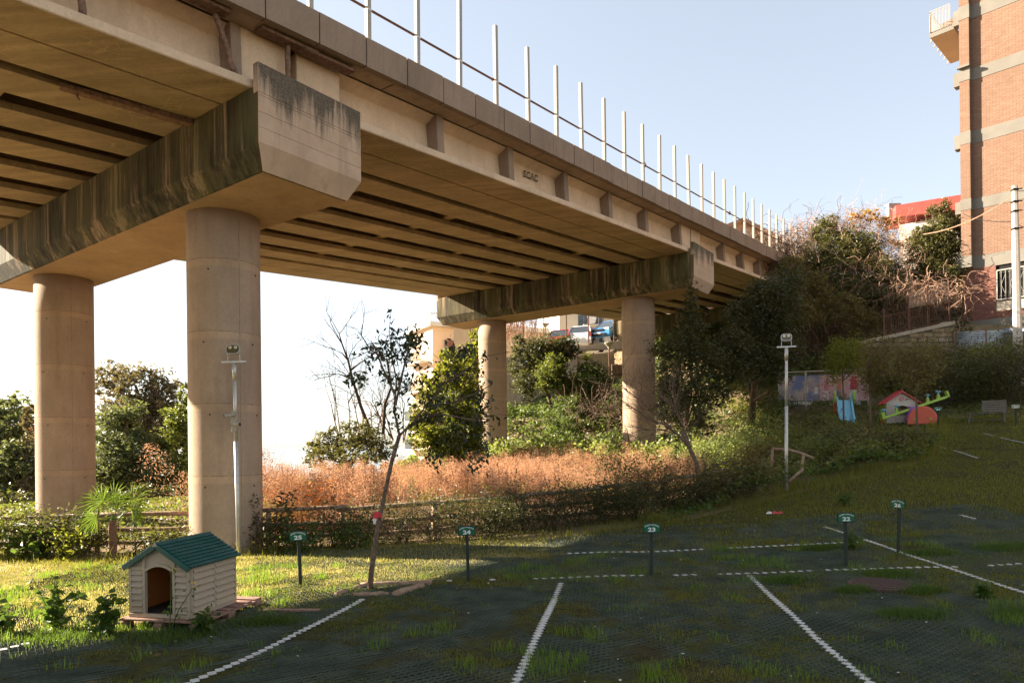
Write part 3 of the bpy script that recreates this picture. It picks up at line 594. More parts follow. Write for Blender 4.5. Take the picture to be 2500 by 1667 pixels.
# ---------------------------------------------------------------- dry weeds behind the fence
def d_dry(x, y):
    return (y > np.interp(x, [-14, -5, -1, 2, 5, 8], [12.6, 12.8, 13.3, 14.8, 15.6, 17]))*(y < np.interp(x, [-9, -4, 0, 4, 7], [17, 24, 26.5, 24, 20.5]))*(x > -5.9-.18*(y-12))*(x < np.interp(y, [12, 15, 19, 27], [1, 4.2, 5.2, 3]))
Cs = []; tries = 0
px_, py_ = scatter(2600, -9, 7, 12.6, 26.5); kk = d_dry(px_, py_) > 0; px_, py_ = px_[kk], py_[kk]
Hh = (.35+.55*vn(px_, py_, 1.4, 61)+.45*vn(px_, py_, .5, 62)+.55*sm(-px_, 1, 5)*(1-sm(py_, 14, 18)))*rng.uniform(.7, 1.15, len(px_)); zz = zg(px_, py_)
V = []; Fs = []; nb = 0
for x, y, h, z in zip(px_, py_, Hh, zz):
    m_ = int(150*(.5+14/y)*(h/.9)); ang = rng.uniform(0, 2*np.pi, m_); f = rng.uniform(.2, 1.0, m_)**.6; lean = rng.normal(0, .18, 2)
    rad = .42*h*(1.08-f)*rng.uniform(.1, 1, m_)+.02; Cs.append(np.stack([x+lean[0]*f*h+np.cos(ang)*rad*1.6, y+lean[1]*f*h+np.sin(ang)*rad*1.6, z+h*f+rng.normal(0, .04, m_)], 1))
C = np.concatenate(Cs); o = leaves_obj('dry_weeds', C, .062, L_dry, kind='stuff', asp=.16, updown=.7, fold=.1); o['label'] = 'feathery rust orange dry weeds behind the log fence'
mb = MB()
for x, y, h, z in list(zip(px_, py_, Hh, zz))[:1400]:
    a = rng.normal(0, .12, 2); mb.tube([(x, y, z), (x+a[0]*h*.5, y+a[1]*h*.5, z+h*.5), (x+a[0]*h*1.3, y+a[1]*h*1.3, z+h*1.15)], [.006, .004, .002], 3, cap=False)
o = mb.build('dry_stalks', L_dry, None, kind='stuff'); o['label'] = 'thin orange stalks of the dry weeds'
for (u, v) in ((700, 1190),):
    g = gr(u, 1330); C = np.concatenate([[g+[0, 1.4, 0]+np.array([rng.normal(0, .5), rng.normal(0, .3), rng.uniform(.2, 1.0)])+rng.normal(0, .06, 3) for _ in range(2200)]]); 
    L_red = leafmat('bright_orange_fern', (.5, .14, .03), (.62, .2, .05), (.7, .28, .08), .8, .4, (.85, .3, .06))
    o = leaves_obj('orange_fern', C, .07, L_red, kind=None, asp=.25, updown=-.2); tag(o, 'bright orange dead fern beside the near column behind the fence', 'fern')
# ---------------------------------------------------------------- green cover on the slopes
def fence_y2(x): return np.interp(x, [-15, -9, -4.3, -1.2, 1.6, 3.9, 5.6], [12.05, 12.05, 12.3, 12.7, 14.0, 14.8, 15.6])
def pgf(x, y): return sm(x, 10.5, 12)*sm(y, 17.5, 20)*(1-sm(y, 25, 26))
def cover(lab, n, box_, dens, size, mat, h=.35, name='ivy_cover', asp=.7):
    x, y = scatter(n, *box_); d = dens(x, y); k = rng.uniform(size=n) < d; x, y = x[k], y[k]
    hh = h*(vn(x, y, 1.1, 71)*.7+vn(x, y, .4, 72)*.5)*(1-.85*pgf(x, y))*(1-.6*sm(st(x, y)[1], -6.5, -5.6)*(1-sm(st(x, y)[0], 12, 15))); z = zg(x, y)+hh*rng.uniform(.3, 1.1, len(x))**.4
    o = leaves_obj(name, np.stack([x, y, z], 1), size, mat, kind='stuff', asp=asp); o['label'] = lab; return o
def reg_slope(x, y):
    s_, t_ = st(x, y); return sm(s_, 14.5, 17)*(1-sm(s_, 33, 35))*(t_ > -3.5)*(x > -6+.0*y)*np.clip(vn(x, y, 2.2, 73)*1.9-.25, .05, 1)
cover('bright green ivy and creepers covering the slope between the far columns', 110000, (-6, 16, 22, 46), reg_slope, .17, L_ivy, 1.3)
cover('green weeds growing up through the dry brush', 12000, (-6, 5, 14, 22), lambda x, y: (vn(x, y, 1.2, 83) > .62)*(y > fence_y2(x)+1)*1., .07, L_pale, 1.5, 'green_weeds')
cover('green creepers and weeds rising behind the dry brush', 60000, (-7, 5, 19, 31), lambda x, y: np.clip(vn(x, y, 1.6, 78)*2.0-.3, .0, 1)*(st(x, y)[0] < 16), .13, L_pale, 1.5, 'creepers')
def reg_mid(x, y):
    s_, t_ = st(x, y); return sm(s_, 6, 9)*(1-sm(s_, 28, 30))*(t_ < -1.0)*(~inlot(x, y-.1))*np.clip(vn(x, y, 1.5, 74)*1.6, .3, 1)
cover('dark green shrubs and ivy covering the planted bank beside the ramp', 130000, (4, 24, 14, 34), reg_mid, .085, L_mid, .75)
cover('olive undergrowth mixed into the planted bank', 60000, (4, 26, 14, 36), lambda x, y: reg_mid(x, y)*(vn(x, y, 2, 75) > .45), .075, L_olive, 1.0, 'undergrowth')
cover('leafy weeds along the lower edge of the planted bank', 60000, (2.5, 15, 12.5, 24), lambda x, y: np.exp(-((edged(x, y)+.75)/.65)**2)*(y > 12.5)*np.clip(vn(x, y, .9, 79)*1.8, .35, 1), .075, L_weed, .55, 'verge_weeds')
cover('brown and green weeds mixed along the bank edge', 26000, (2.5, 15, 12.5, 24), lambda x, y: np.exp(-((edged(x, y)+1.1)/.6)**2)*(vn(x, y, .7, 80) > .4), .07, L_olive, .8, 'verge_weeds')
grass('tall grass along the lower edge of the planted bank', 90000, (2.5, 16, 12, 24), lambda x, y: np.exp(-((edged(x, y)+.35)/.55)**2)*np.clip(vn(x, y, .6, 81)*1.7, .3, 1), .20, .005)
def reg_left(x, y): return (y > 13)*(y < 22)*(x < -5)*np.clip(vn(x, y, 1.5, 76)*1.4, .2, 1)
cover('weeds and brambles behind the fence at the left', 36000, (-20, -4.5, 12.6, 22), reg_left, .09, L_mid, .42, 'brambles')
def reg_hill(x, y):
    s_, t_ = st(x, y); return sm(s_, 27, 30)*(1-sm(s_, 44, 46))*(t_ < 3)*(t_ > -9.5)*.9
cover('dark ivy hanging over the hillside below the vine thicket', 90000, (8, 34, 26, 52), reg_hill, .13, L_dark, 1.0, 'hanging_ivy')
# ---------------------------------------------------------------- shrubs: hedge along the fence
def shrub(lab, x, y, w, h, n, size, mat, group=None, name='shrub', cat='shrub', z=None, loose=0, stems=True):
    g = G(x, y) if z is None else np.array([x, y, z]); T = thing(name, lab, cat, g, group=group)
    k = 3+int(w*2); bl = [(g[0]+random.uniform(-.5, .5)*w*.8, g[1]+random.uniform(-.3, .3)*w*.6, g[2]+h*random.uniform(.3, .8), w*.34, w*.3, h*random.uniform(.22, .36)) for _ in range(k)]
    bl.append((g[0], g[1], g[2]+h*.25, w*.45, w*.35, h*.3)); C = blobpts(bl, n, .3, 14)
    if loose:
        for q in range(loose):
            p = g+[random.uniform(-.5, .5)*w, random.uniform(-.3, .3)*w, h*.6]; hh = h*random.uniform(.5, .85); C = np.concatenate([C, p+np.stack([rng.normal(0, .03, 22), rng.normal(0, .03, 22), np.linspace(0, hh, 22)], 1)])
    C[:, 2] = np.maximum(C[:, 2], zg(C[:, 0], C[:, 1])+.02)
    leaves_obj('foliage', C, size, mat, T)
    if stems:
        mb = MB()
        for q in range(5+int(4*w)): mb.tube([g+[random.uniform(-.15, .15)*w, random.uniform(-.1, .1)*w, -.08], g+[random.uniform(-.4, .4)*w, random.uniform(-.25, .25)*w, h*.45], g+[random.uniform(-.55, .55)*w, random.uniform(-.35, .35)*w, h*.85]], [.012, .008, .004], 4, cap=False)
        mb.build('stem', m_barkd, T, world=True)
    return T
fx = [-15, -9.0, -5.6, -4.3, -1.2, 1.6, 3.9, 5.6]; fy = [12.05, 12.05, 12.25, 12.3, 12.7, 14.0, 14.8, 15.6]
def fence_y(x): return float(np.interp(x, fx, fy))
for x, w, h in ((-9.6, 1.2, .95), (-8.8, 1.3, 1.05), (-8.0, 1.2, .85), (-7.5, 1.0, .6), (-6.1, 1.0, .5)): shrub('leafy shrub with yellow tips on the log fence left of the near column', x, fence_y(x)-.35, w, h*.85, 1500, .075, L_mid if x < -8.5 else L_hedge, 'shrubs on the fence left of the near column', loose=4)
for i, x in enumerate((-3.1, -2.55, -2.0, -1.45)): shrub('sparse glossy shrub by the leaning tree, log rails showing through', x, fence_y(x)-.45, .8, .8, 900, .055, L_hedge, 'sparse hedge shrubs near the leaning tree', loose=5)
for i, x in enumerate(np.arange(-.85, 2.3, .52)): shrub('dense glossy hedge shrub behind signs 24 and 23', x, fence_y(x)-.55-.1*(i % 2), .9, .74+.2*random.random(), 2300, .052, L_hedge, 'dense hedge shrubs between signs 24 and 23', loose=3)
for i, x in enumerate((2.45, 2.85, 3.3, 3.75, 4.2, 4.7, 5.2)): shrub('open dark shrub at the right end of the hedge', x, fence_y(x)-.45, .9, .85, 1500, .062, L_hedge if i % 2 else L_olive, 'open hedge shrubs below the bare sapling', loose=6)
shrub('tall laurel-like plant with upright dark shoots right of the near column', -4.15, 11.75, .8, .8, 700, .085, L_dark, loose=9)
shrub('leafy green weeds at the foot of the near column', -3.65, 11.55, .8, .6, 900, .08, L_weed)
shrub('bright green weeds left of the leaning tree at the hedge foot', -2.75, 11.7, .8, .5, 800, .07, L_weed)
shrub('round green bush in the weeds in front of the near far column', 2.75, 15.6, 1.3, 1.3, 2200, .07, L_ivy, loose=5)
shrub('big-leaved weed cluster left of the small palm', -7.9, 11.55, 1.0, .42, 260, .17, L_weed)
shrub('light green leafy plant left of the small palm trunk', -7.1, 11.2, .5, .45, 160, .12, L_lime)
# planted bank between lamp and playground
for (x, y, w, h, lab) in ((6.35, 22.3, 2.6, 1.3, 'sunlit mound of pale green ivy right of the bare sapling'), (7.5, 23.3, 2.8, 1.5, 'tall sunlit ivy mound beside the right lamp post'), (8.4, 23.6, 2.6, 1.3, 'low sunlit ivy bank in front of the taller mound'), (9.2, 26.0, 2.8, 1.8, 'bright leafy mound in the sun under the dark trees')):
    shrub(lab, x, y, w, h, 4200, .085, L_pale, loose=3)
for (u, v, w, h, mt, lab) in ( (1880, 1130, 1.2, .8, L_olive, 'brownish shrub by the old log rail'), (1990, 1135, 1.6, 1.1, L_mid, 'leafy dark shrub right of the old log rail'), (2040, 1120, 1.6, 1.2, L_dark, 'dark shrub in the middle of the planted bank'), (2120, 1105, 1.5, .8, L_olive, 'olive shrub on the bank below the third sapling'), (2180, 1095, 1.4, .7, L_dark, 'dark shrub at the foot of the third sapling'), (2235, 1080, 1.2, .55, L_mid, 'green shrub at the right tip of the bank'), (1850, 1040, 2.2, 1.2, L_olive, 'dark mound left of the banner post'), (1950, 1050, 2.4, 1.2, L_olive, 'olive bush hiding the banner foot'), (2005, 1055, 1.5, .8, L_dark, 'dark bush left of the slide'), (2105, 1062, 1.4, .6, L_olive, 'low bush between the slide and the playhouse'), (1990, 1085, 2, 1.0, L_mid, 'green bush below the slide'), (2070, 1085, 1.7, .7, L_mid, 'green bush on the bank below the playhouse'), (1800, 1010, 2.4, 1.6, L_lime, 'bright yellow-green bush in the sun left of the banner'), (1720, 1030, 2.4, 1.5, L_ivy, 'bright bush in the sun under the dark trees')):
    g = gr(u, v+14); shrub(lab, g[0], g[1], w, h*.8, 2600, .07, mt, loose=4)
for i, (u, v, w, h, mt) in enumerate(((2300, 985, 2.5, 1.6, L_dark), (2360, 965, 2.6, 1.9, L_dark), (2420, 960, 2.4, 1.9, L_mid), (2480, 975, 2.4, 2.0, L_dark), (2260, 950, 2.6, 1.8, L_dark), (2200, 945, 2.4, 1.7, L_mid), (2150, 950, 2.2, 1.8, L_dark), (2460, 920, 2.6, 1.6, L_mid), (2380, 925, 2.6, 1.6, L_dark), (2300, 925, 2.6, 1.5, L_olive), (2530, 940, 2.6, 2.2, L_dark), (2220, 905, 2.6, 1.6, L_olive))):
    g = gr(u, v+10); labs = ['dark thicket bush behind the seesaw', 'dark thicket bush left of the bench', 'green thicket bush behind the bench', 'dark thicket bush behind sign 33', 'dark bush on the bank above the seesaw', 'green bush behind the playhouse', 'dark bush between banner and playhouse', 'green bush by the foot of the utility pole', 'dark bush under the corrugated sheets', 'olive bush under the stone wall corner', 'dark bush at the right edge of the picture', 'olive bush under the stone wall']
    shrub(labs[i], g[0], g[1], w, h, 4200, .085, mt, loose=6)
# ---------------------------------------------------------------- log fence
FT = thing('log_fence', 'rustic log fence with round rails running behind the hedge', 'fence', (0, 12.6, 0))
def logpath(mb, a, b, r, n=7, k=5):
    a = np.array(a); b = np.array(b); mb.tube([a+(b-a)*i/(k-1)+rng.normal(0, .006, 3) for i in range(k)], [r*random.uniform(.85, 1.12) for _ in range(k)], n)
px_posts = [-13, -11, -9.2, -7.4, -5.75, -4.4, -3.1, -1.45, .2, 1.75, 3.2, 4.6]
for i, x in enumerate(px_posts):
    y = fence_y(x); g = G(x, y); mb = MB(); logpath(mb, g+[0, 0, -.2], g+[0, 0, .66], .05); mb.build('post', m_log, FT, world=True, smooth=True)
    if i+1 < len(px_posts) and not (x == -5.75):
        x2 = px_posts[i+1]; g2 = G(x2, fence_y(x2))
        for hz in (.62, .36, .14): mb = MB(); logpath(mb, g+[-.1, -.04, hz+random.uniform(-.03, .03)], g2+[.1, -.04, hz+random.uniform(-.03, .03)], .040); mb.build('rail', m_log, FT, world=True, smooth=True)
FT2 = thing('log_rail', 'broken old log rail leaning over the bank beside the right lamp post', 'fence', gr(1915, 1180))
a = at(1885, 1095, 15.6); b = at(1925, 1098, 15.5); c = at(1985, 1118, 15.2)
for nm, p in (('rail', [a, b, at(1950, 1104, 15.4), c]), ('post', [at(1882, 1108, 15.6)-[0, 0, .45], at(1886, 1096, 15.6)]), ('post', [at(1955, 1145, 15.2)-[0, 0, .1], at(1962, 1112, 15.3)]), ('rail', [at(1925, 1175, 15.0), at(1960, 1145, 15.2)])):
    mb = MB(); mb.tube(p, .034, 7); mb.build(nm, m_log, FT2, world=True, smooth=True)
# ---------------------------------------------------------------- trees
def Bl(u, v, Y, ru, rv, dy=1.): c = at(u, v, Y); k = Y/F; return (c[0], c[1], c[2], ru*k, dy*min(ru, rv)*k, rv*k)
G1 = 'big trees in the valley behind the left columns'
tree('round_tree', 'rounded green tree at the left picture edge', G(-26, 36, -1), [Bl(15, 1050, 36, 60, 75), Bl(-40, 1100, 36, 70, 90), Bl(50, 1150, 34, 60, 70), Bl(0, 1200, 33, 70, 60), Bl(20, 1000, 37, 35, 30)], 11000, .30, L_far, G1, r=.3)
tree('slender_tree', 'thin brownish tree peeping out beside the far left column', G(-22, 34, -1), [Bl(75, 1030, 34, 14, 40), Bl(68, 1120, 34, 25, 45), Bl(72, 1190, 33, 25, 40)], 2200, .24, L_farb, G1, r=.2)
tree('tall_tree', 'tallest brownish tree between the two left columns', G(-19, 37, -1.5), [Bl(330, 940, 37, 45, 45), Bl(390, 950, 37, 45, 50), Bl(270, 930, 38, 40, 42), Bl(350, 1020, 37, 70, 60), Bl(410, 1040, 37, 50, 70), Bl(300, 1000, 37, 45, 40)], 13000, .21, L_farb, G1, r=.35, clump=.13)
tree('leafy_tree', 'fresh green leafy tree right of the far left column', G(-18, 31, -1.5), [Bl(270, 1060, 31, 50, 60), Bl(310, 1010, 31, 35, 35), Bl(290, 1130, 30, 60, 60), Bl(350, 1110, 31, 45, 55), Bl(255, 1170, 30, 40, 60), Bl(330, 1190, 30, 70, 50)], 14000, .2, L_far, G1, r=.25)
tree('olive_tree', 'yellowish tree just left of the near column', G(-15, 32, -1.5), [Bl(445, 1020, 32, 35, 45), Bl(430, 1090, 32, 45, 60), Bl(455, 975, 32, 22, 30), Bl(430, 1170, 31, 50, 60)], 8000, .2, L_mid, G1, r=.25)
tree('dark_tree', 'low dark trees filling the gap under the valley trees', G(-20, 27, -1.5), [Bl(240, 1230, 27, 60, 35), Bl(340, 1225, 27, 70, 40), Bl(420, 1230, 27, 60, 40), Bl(40, 1240, 27, 70, 35)], 7000, .16, L_dark, G1, r=.15)
tree('evergreen_bush', 'rounded evergreen bush on the skyline above the dry weeds', G(-6.5, 24, 0), [Bl(800, 1080, 24, 45, 28), Bl(860, 1070, 24, 50, 35), Bl(900, 1060, 25, 35, 30), Bl(770, 1095, 24, 25, 20), Bl(850, 1110, 23, 60, 25), Bl(790, 1120, 23, 50, 25), Bl(920, 1100, 24, 45, 30), Bl(860, 1135, 22, 80, 20)], 8200, .12, L_hill, cat='bush', r=.06)
tree('backlit_tree', 'big yellow-green backlit tree left of the far left column of the second pier', G(-1.8, 27, 0), [Bl(1105, 905, 27, 42, 26), Bl(1075, 960, 27, 48, 32), Bl(1135, 960, 27, 40, 40), Bl(1040, 1010, 26, 38, 30), Bl(1110, 1030, 26, 52, 40), Bl(1160, 1040, 26, 22, 60), Bl(1050, 925, 28, 22, 16), Bl(1150, 1110, 26, 34, 34), Bl(1090, 1090, 25, 50, 30), Bl(1040, 1070, 25, 36, 28), Bl(1120, 1125, 25, 45, 24), Bl(1150, 895, 28, 20, 26), Bl(1010, 1045, 26, 22, 18)], 24000, .13, L_lime, r=.16)
tree('dark_backlit_tree', 'darker tree leaning against the yellow-green one', G(-1.0, 25, 0), [Bl(1100, 990, 25, 30, 28), Bl(1150, 1060, 25, 28, 40), Bl(1090, 1060, 25, 32, 25), Bl(1130, 1010, 25, 22, 22)], 5500, .13, L_mid, r=.1)
tree('cypress', 'soft pale green feathery tree in front of the peach apartment block', G(-3, 44, 0)*[1, 1, 1], [Bl(1165, 850, 44, 22, 45), Bl(1170, 890, 44, 18, 40), Bl(1105, 880, 43, 35, 28), Bl(1120, 900, 43, 30, 20)], 6500, .22, L_lime, r=.1)
tree('terrace_tree', 'dense evergreen tree left of the ivy mound under the bridge', G(2.5, 38, 0), [Bl(1270, 900, 38, 24, 45), Bl(1300, 865, 38, 40, 38), Bl(1345, 860, 38, 45, 38), Bl(1290, 940, 37, 35, 30), Bl(1385, 850, 38, 25, 30), Bl(1265, 840, 38, 16, 22)], 15000, .15, L_hedge, r=.12)
tree('terrace_tree', 'round-headed small tree with a leaning trunk under the bridge', gr(1368, 975), [Bl(1350, 905, 36, 34, 32), Bl(1375, 935, 36, 28, 25), Bl(1335, 935, 36, 24, 22), Bl(1360, 880, 36, 25, 15)], 9000, .13, L_mid, trunk=[at(1372, 975, 35.5), at(1362, 945, 36), at(1352, 915, 36)], r=.1)
# ivy-covered stump with a yucca-like top
tree('hill_bush', 'olive-brown bush where the deck of the viaduct meets the hill', at(1920, 760, 31), [Bl(1930, 660, 31, 32, 35), Bl(1965, 700, 31, 40, 40), Bl(1900, 640, 32, 26, 20), Bl(2000, 740, 31, 40, 40), Bl(1950, 760, 30, 45, 35), Bl(2060, 760, 31, 50, 35), Bl(2120, 790, 31, 45, 25)], 15000, .12, L_olive, cat='bush', r=.08)
T = tree('ivy_mound', 'ivy-covered mound with a spiky palm top between the far columns', gr(1440, 1010), [Bl(1440, 925, 37, 48, 35), Bl(1420, 960, 36, 45, 40), Bl(1395, 1000, 35, 45, 35), Bl(1480, 940, 37, 26, 26), Bl(1375, 1045, 33, 45, 35), Bl(1440, 900, 37, 30, 18)], 15000, .13, L_ivy, cat='bush', r=.15)
c = at(1432, 880, 37); mb = MB()
for i in range(46):
    a = rng.uniform(0, 2*math.pi); e = rng.uniform(.2, 1.4); d = np.array([math.cos(a)*math.cos(e), math.sin(a)*math.cos(e), math.sin(e)]); w = np.cross(d, [0, 0, 1])*.03; L = .75*random.uniform(.7, 1.1)
    mb.add([c+w, c+d*L*.6+w*1.2, c+d*L-[0, 0, .12], c+d*L*.6-w*1.2, c-w], [(0, 1, 3, 4), (1, 2, 3)])
mb.build('spiky_leaves', L_lime, T, world=True)
# dark trees right of the second pier
tree('dark_oak', 'dark leafy tree just right of the second pier column', gr(1665, 1105), [Bl(1690, 800, 23, 30, 40), Bl(1680, 740, 23, 18, 30), Bl(1650, 860, 23, 50, 45), Bl(1720, 880, 23, 45, 45), Bl(1625, 930, 22, 28, 45), Bl(1680, 950, 22.5, 55, 45), Bl(1740, 960, 23, 40, 35), Bl(1640, 1000, 22, 40, 35), Bl(1700, 1030, 22, 45, 30), Bl(1690, 690+15, 23, 10, 14)], 17000, .105, L_dark, r=.12, clump=.2)
tree('dark_oak', 'large dark evergreen tree overlapping the last span of the viaduct', gr(1830, 1060), [Bl(1870, 730, 24, 60, 40), Bl(1915, 700, 24.5, 40, 45), Bl(1820, 770, 24, 50, 35), Bl(1870, 800, 24, 75, 45), Bl(1790, 840, 23.5, 50, 40), Bl(1900, 860, 24, 55, 45), Bl(1840, 880, 23.5, 60, 40), Bl(1785, 910, 23, 40, 30), Bl(1880, 920, 23.5, 40, 25), Bl(1900, 760, 24, 55, 40), Bl(1850, 700, 24, 25, 18)], 30000, .10, L_dark, r=.18, clump=.2)
# hilltop thicket
HG = None
tree('hill_bush', 'dark glossy bush high on the hill left of the yellow vine', at(1990, 700, 37), [Bl(2010, 570, 35, 30, 34), Bl(2055, 600, 34.5, 45, 40), Bl(1995, 640, 34.5, 40, 40), Bl(2060, 660, 34, 60, 45), Bl(2030, 540, 36, 12, 20), Bl(2000, 700, 34, 50, 35), Bl(2110, 640, 34, 40, 30)], 22000, .15, L_hill, cat='bush', r=.08)
tree('hill_bush', 'vine-laced green bush in the middle of the hill thicket', at(2110, 700, 36), [Bl(2110, 620, 34, 45, 40), Bl(2150, 670, 33, 45, 40), Bl(2080, 710, 33, 55, 35), Bl(2150, 730, 32.5, 45, 30)], 15000, .14, L_hill, cat='bush', r=.08)
tree('holly_tree', 'dense dark evergreen tree rising beside the brick building', at(2300, 760, 32.5), [Bl(2290, 560, 33, 30, 35), Bl(2270, 610, 33, 40, 40), Bl(2310, 620, 33, 35, 45), Bl(2300, 680, 32.5, 40, 35), Bl(2265, 660, 33, 35, 35), Bl(2310, 512, 33, 14, 25), Bl(2275, 515, 33, 10, 18), Bl(2245, 580, 33, 22, 25), Bl(2330, 560, 33, 18, 40)], 26000, .12, L_hill, r=.1, clump=.2)
tree('yellow_vine', 'yellow autumn vine crowning the brown thicket', at(2130, 600, 36), [Bl(2125, 530, 36, 35, 20), Bl(2160, 545, 36, 30, 20), Bl(2090, 535, 36, 22, 16), Bl(2200, 590, 35, 30, 15), Bl(2230, 640, 34, 14, 25), Bl(2250, 690, 33.5, 30, 12)], 1700, .15, L_yel, cat='vine', r=.03, limb=False)
tree('brown_thicket', 'tangle of bare brown vines over the end of the viaduct', at(2050, 680, 36), [Bl(2120, 570, 36, 70, 40), Bl(2060, 560, 36.5, 50, 40), Bl(1975, 590, 37, 50, 45), Bl(2170, 620, 35, 60, 50), Bl(2210, 680, 34, 55, 45), Bl(1960, 640, 36, 50, 40), Bl(2140, 690, 34.5, 70, 40), Bl(2190, 730, 33, 60, 35)], 11000, .12, L_brown, cat='thicket', r=.05, limb=False, asp=.2)
# leaning young tree in the car park
base = gr(903, 1442); T = thing('leaning_tree', 'young tree with a thin leaning trunk and drooping dark leaves beside sign 25', 'tree', base)
def pl(*a): return [at(u, v, y) for u, v, y in a]
mb = MB(); mb.tube([base-[0, 0, .1]]+pl((906, 1400, 8.46), (920, 1300, 8.46), (940, 1200, 8.46), (958, 1120, 8.46), (975, 1063, 8.46)), [.036, .033, .029, .026, .025, .024], 8)
tips = []
br = [[(975, 1063, 8.46), (962, 1000, 8.5), (968, 930, 8.5), (955, 860, 8.6), (950, 800, 8.6)], [(975, 1063, 8.46), (1010, 1030, 8.4), (1040, 990, 8.3), (1080, 940, 8.3), (1120, 860, 8.2)], [(965, 990, 8.5), (985, 900, 8.5), (1000, 840, 8.6), (1010, 800, 8.6)], [(1010, 1030, 8.4), (1070, 1010, 8.3), (1130, 1020, 8.2), (1180, 1030, 8.2)], [(963, 960, 8.5), (935, 900, 8.6), (915, 850, 8.6), (905, 830, 8.7)], [(1040, 990, 8.3), (1100, 985, 8.4), (1160, 960, 8.4), (1200, 940, 8.4)], [(1080, 940, 8.3), (1130, 910, 8.2), (1180, 870, 8.2)]]
Cs = []
for p in br:
    q = pl(*p); mb.tube(q, np.linspace(.017, .004, len(q)), 5, cap=False)
    for a, b in zip(q[:-1], q[1:]):
        for _ in range(4):
            o_ = a+(b-a)*random.random(); d = rng.normal(0, .3, 3)*[1, 1, .7]; e = o_+d*.7; mb.tube([o_, o_+d*.45+[0, 0, .03], e-[0, 0, .04]], [.004, .003, .0015], 3, cap=False)
            for k in range(9): f = random.random(); Cs.append(o_+(e-o_)*f+rng.normal(0, .035, 3)-[0, 0, .03])
mb.build('trunk', m_bark, T, world=True, smooth=True)
for (u, v, n_, su, sv) in ((1110, 1075, 60, 35, 40), (1180, 1000, 90, 30, 40), (1160, 1130, 45, 25, 25), (960, 850, 150, 45, 35), (1010, 830, 120, 30, 25), (1130, 860, 110, 30, 20), (870, 925, 60, 25, 18), (1050, 950, 120, 45, 50), (1060, 1120, 60, 20, 25), (1185, 1090, 60, 14, 30)):
    for k in range(n_): Cs.append(at(u+rng.normal(0, su*.6), v+rng.normal(0, sv*.6), 8.3+rng.normal(0, .25)))
L_nat = leafmat('dark_drooping_leaf', (.018, .026, .012), (.03, .042, .016), (.055, .065, .022), .4, .25)
leaves_obj('crown', np.array(Cs), .075, L_nat, T, updown=-.9, asp=.42)
mb = MB(); c = at(924, 1262, 8.44)
tp = thing('warning_tape', 'scrap of red and white warning tape tied round the leaning trunk', 'tape', c)
for nm, col_, pts in (('red_strip', (.62, .04, .05), [(-.045, 0, .07), (.03, -.005, .065), (.03, -.01, .01), (-.03, -.012, -.02), (-.06, -.01, -.0)]), ('white_strip', (.72, .66, .62), [(-.055, -.008, -.0), (-.015, -.014, -.02), (-.03, -.015, -.085), (-.06, -.012, -.07)]), ('red_strip', (.62, .04, .05), [(.02, -.02, .05), (.05, -.022, .045), (.05, -.022, .0), (.025, -.02, .01)])):
    mb = MB(); mb.prism([np.array(p)+[0, -.03, 0] for p in pts], [np.array(p)+[0, -.026, 0] for p in pts]); mb.build(nm, flat(nm, col_, .5, .1), tp)
for a, b, r, lab in (((-2.12, 8.15), (-1.85, 8.75), .045, 'left log of the frame round the leaning tree'), ((-1.95, 8.72), (-1.05, 8.8), .04, 'back log of the frame round the leaning tree'), ((-1.9, 8.1), (-1.5, 8.2), .035, 'front log of the frame round the leaning tree'), ((-1.42, 8.12), (-1.15, 8.62), .05, 'split log at the right of the leaning tree')):
    mb = MB(); logpath(mb, G(*a, .03), G(*b, .03), r, 8, 6); tag(mb.build('edging_log', m_log, None, smooth=True), lab, 'log', 'logs round the leaning tree')
# bare sapling
base = gr(1706, 1222); T = thing('bare_sapling', 'leafless sapling with fine dark twigs spreading left in front of the second pier', 'tree', base); mb = MB()
mb.tube([base-[0, 0, .1]]+pl((1706, 1180, 15.2), (1700, 1130, 15.2), (1682, 1090, 15.2), (1662, 1050, 15.2)), [.06, .055, .05, .045, .04], 7)
random.seed(11)
for p, r in (([(1682, 1090, 15.2), (1655, 1060, 15.1), (1620, 1035, 15), (1580, 1020, 14.9), (1530, 985, 14.8)], .035), ([(1690, 1105, 15.2), (1672, 1050, 15.3), (1655, 1010, 15.3), (1645, 975, 15.4)], .032), ([(1640, 1045, 15.1), (1600, 1010, 15), (1560, 975, 14.9), (1520, 945, 14.9)], .026), ([(1655, 1060, 15.1), (1610, 1048, 15), (1560, 1050, 15)], .018), ([(1660, 1020, 15.3), (1640, 990, 15.3), (1600, 960, 15.3)], .018), ([(1704, 1165, 15.2), (1720, 1155, 15.2), (1735, 1140, 15.1), (1742, 1132, 15.1)], .016)):
    q = pl(*p); mb.tube(q, np.linspace(r, r*.3, len(q)), 5, cap=False)
    for a, b in zip(q[:-1], q[1:]):
        for _ in range(4): limbs(mb, a+(b-a)*random.random(), (b-a)/np.linalg.norm(b-a)+rng.normal(0, .55, 3)+[0, 0, .25], .55, .009, 2, .45, 3, 3, .12, up=.1)
mb.build('trunk', m_bark, T, world=True)
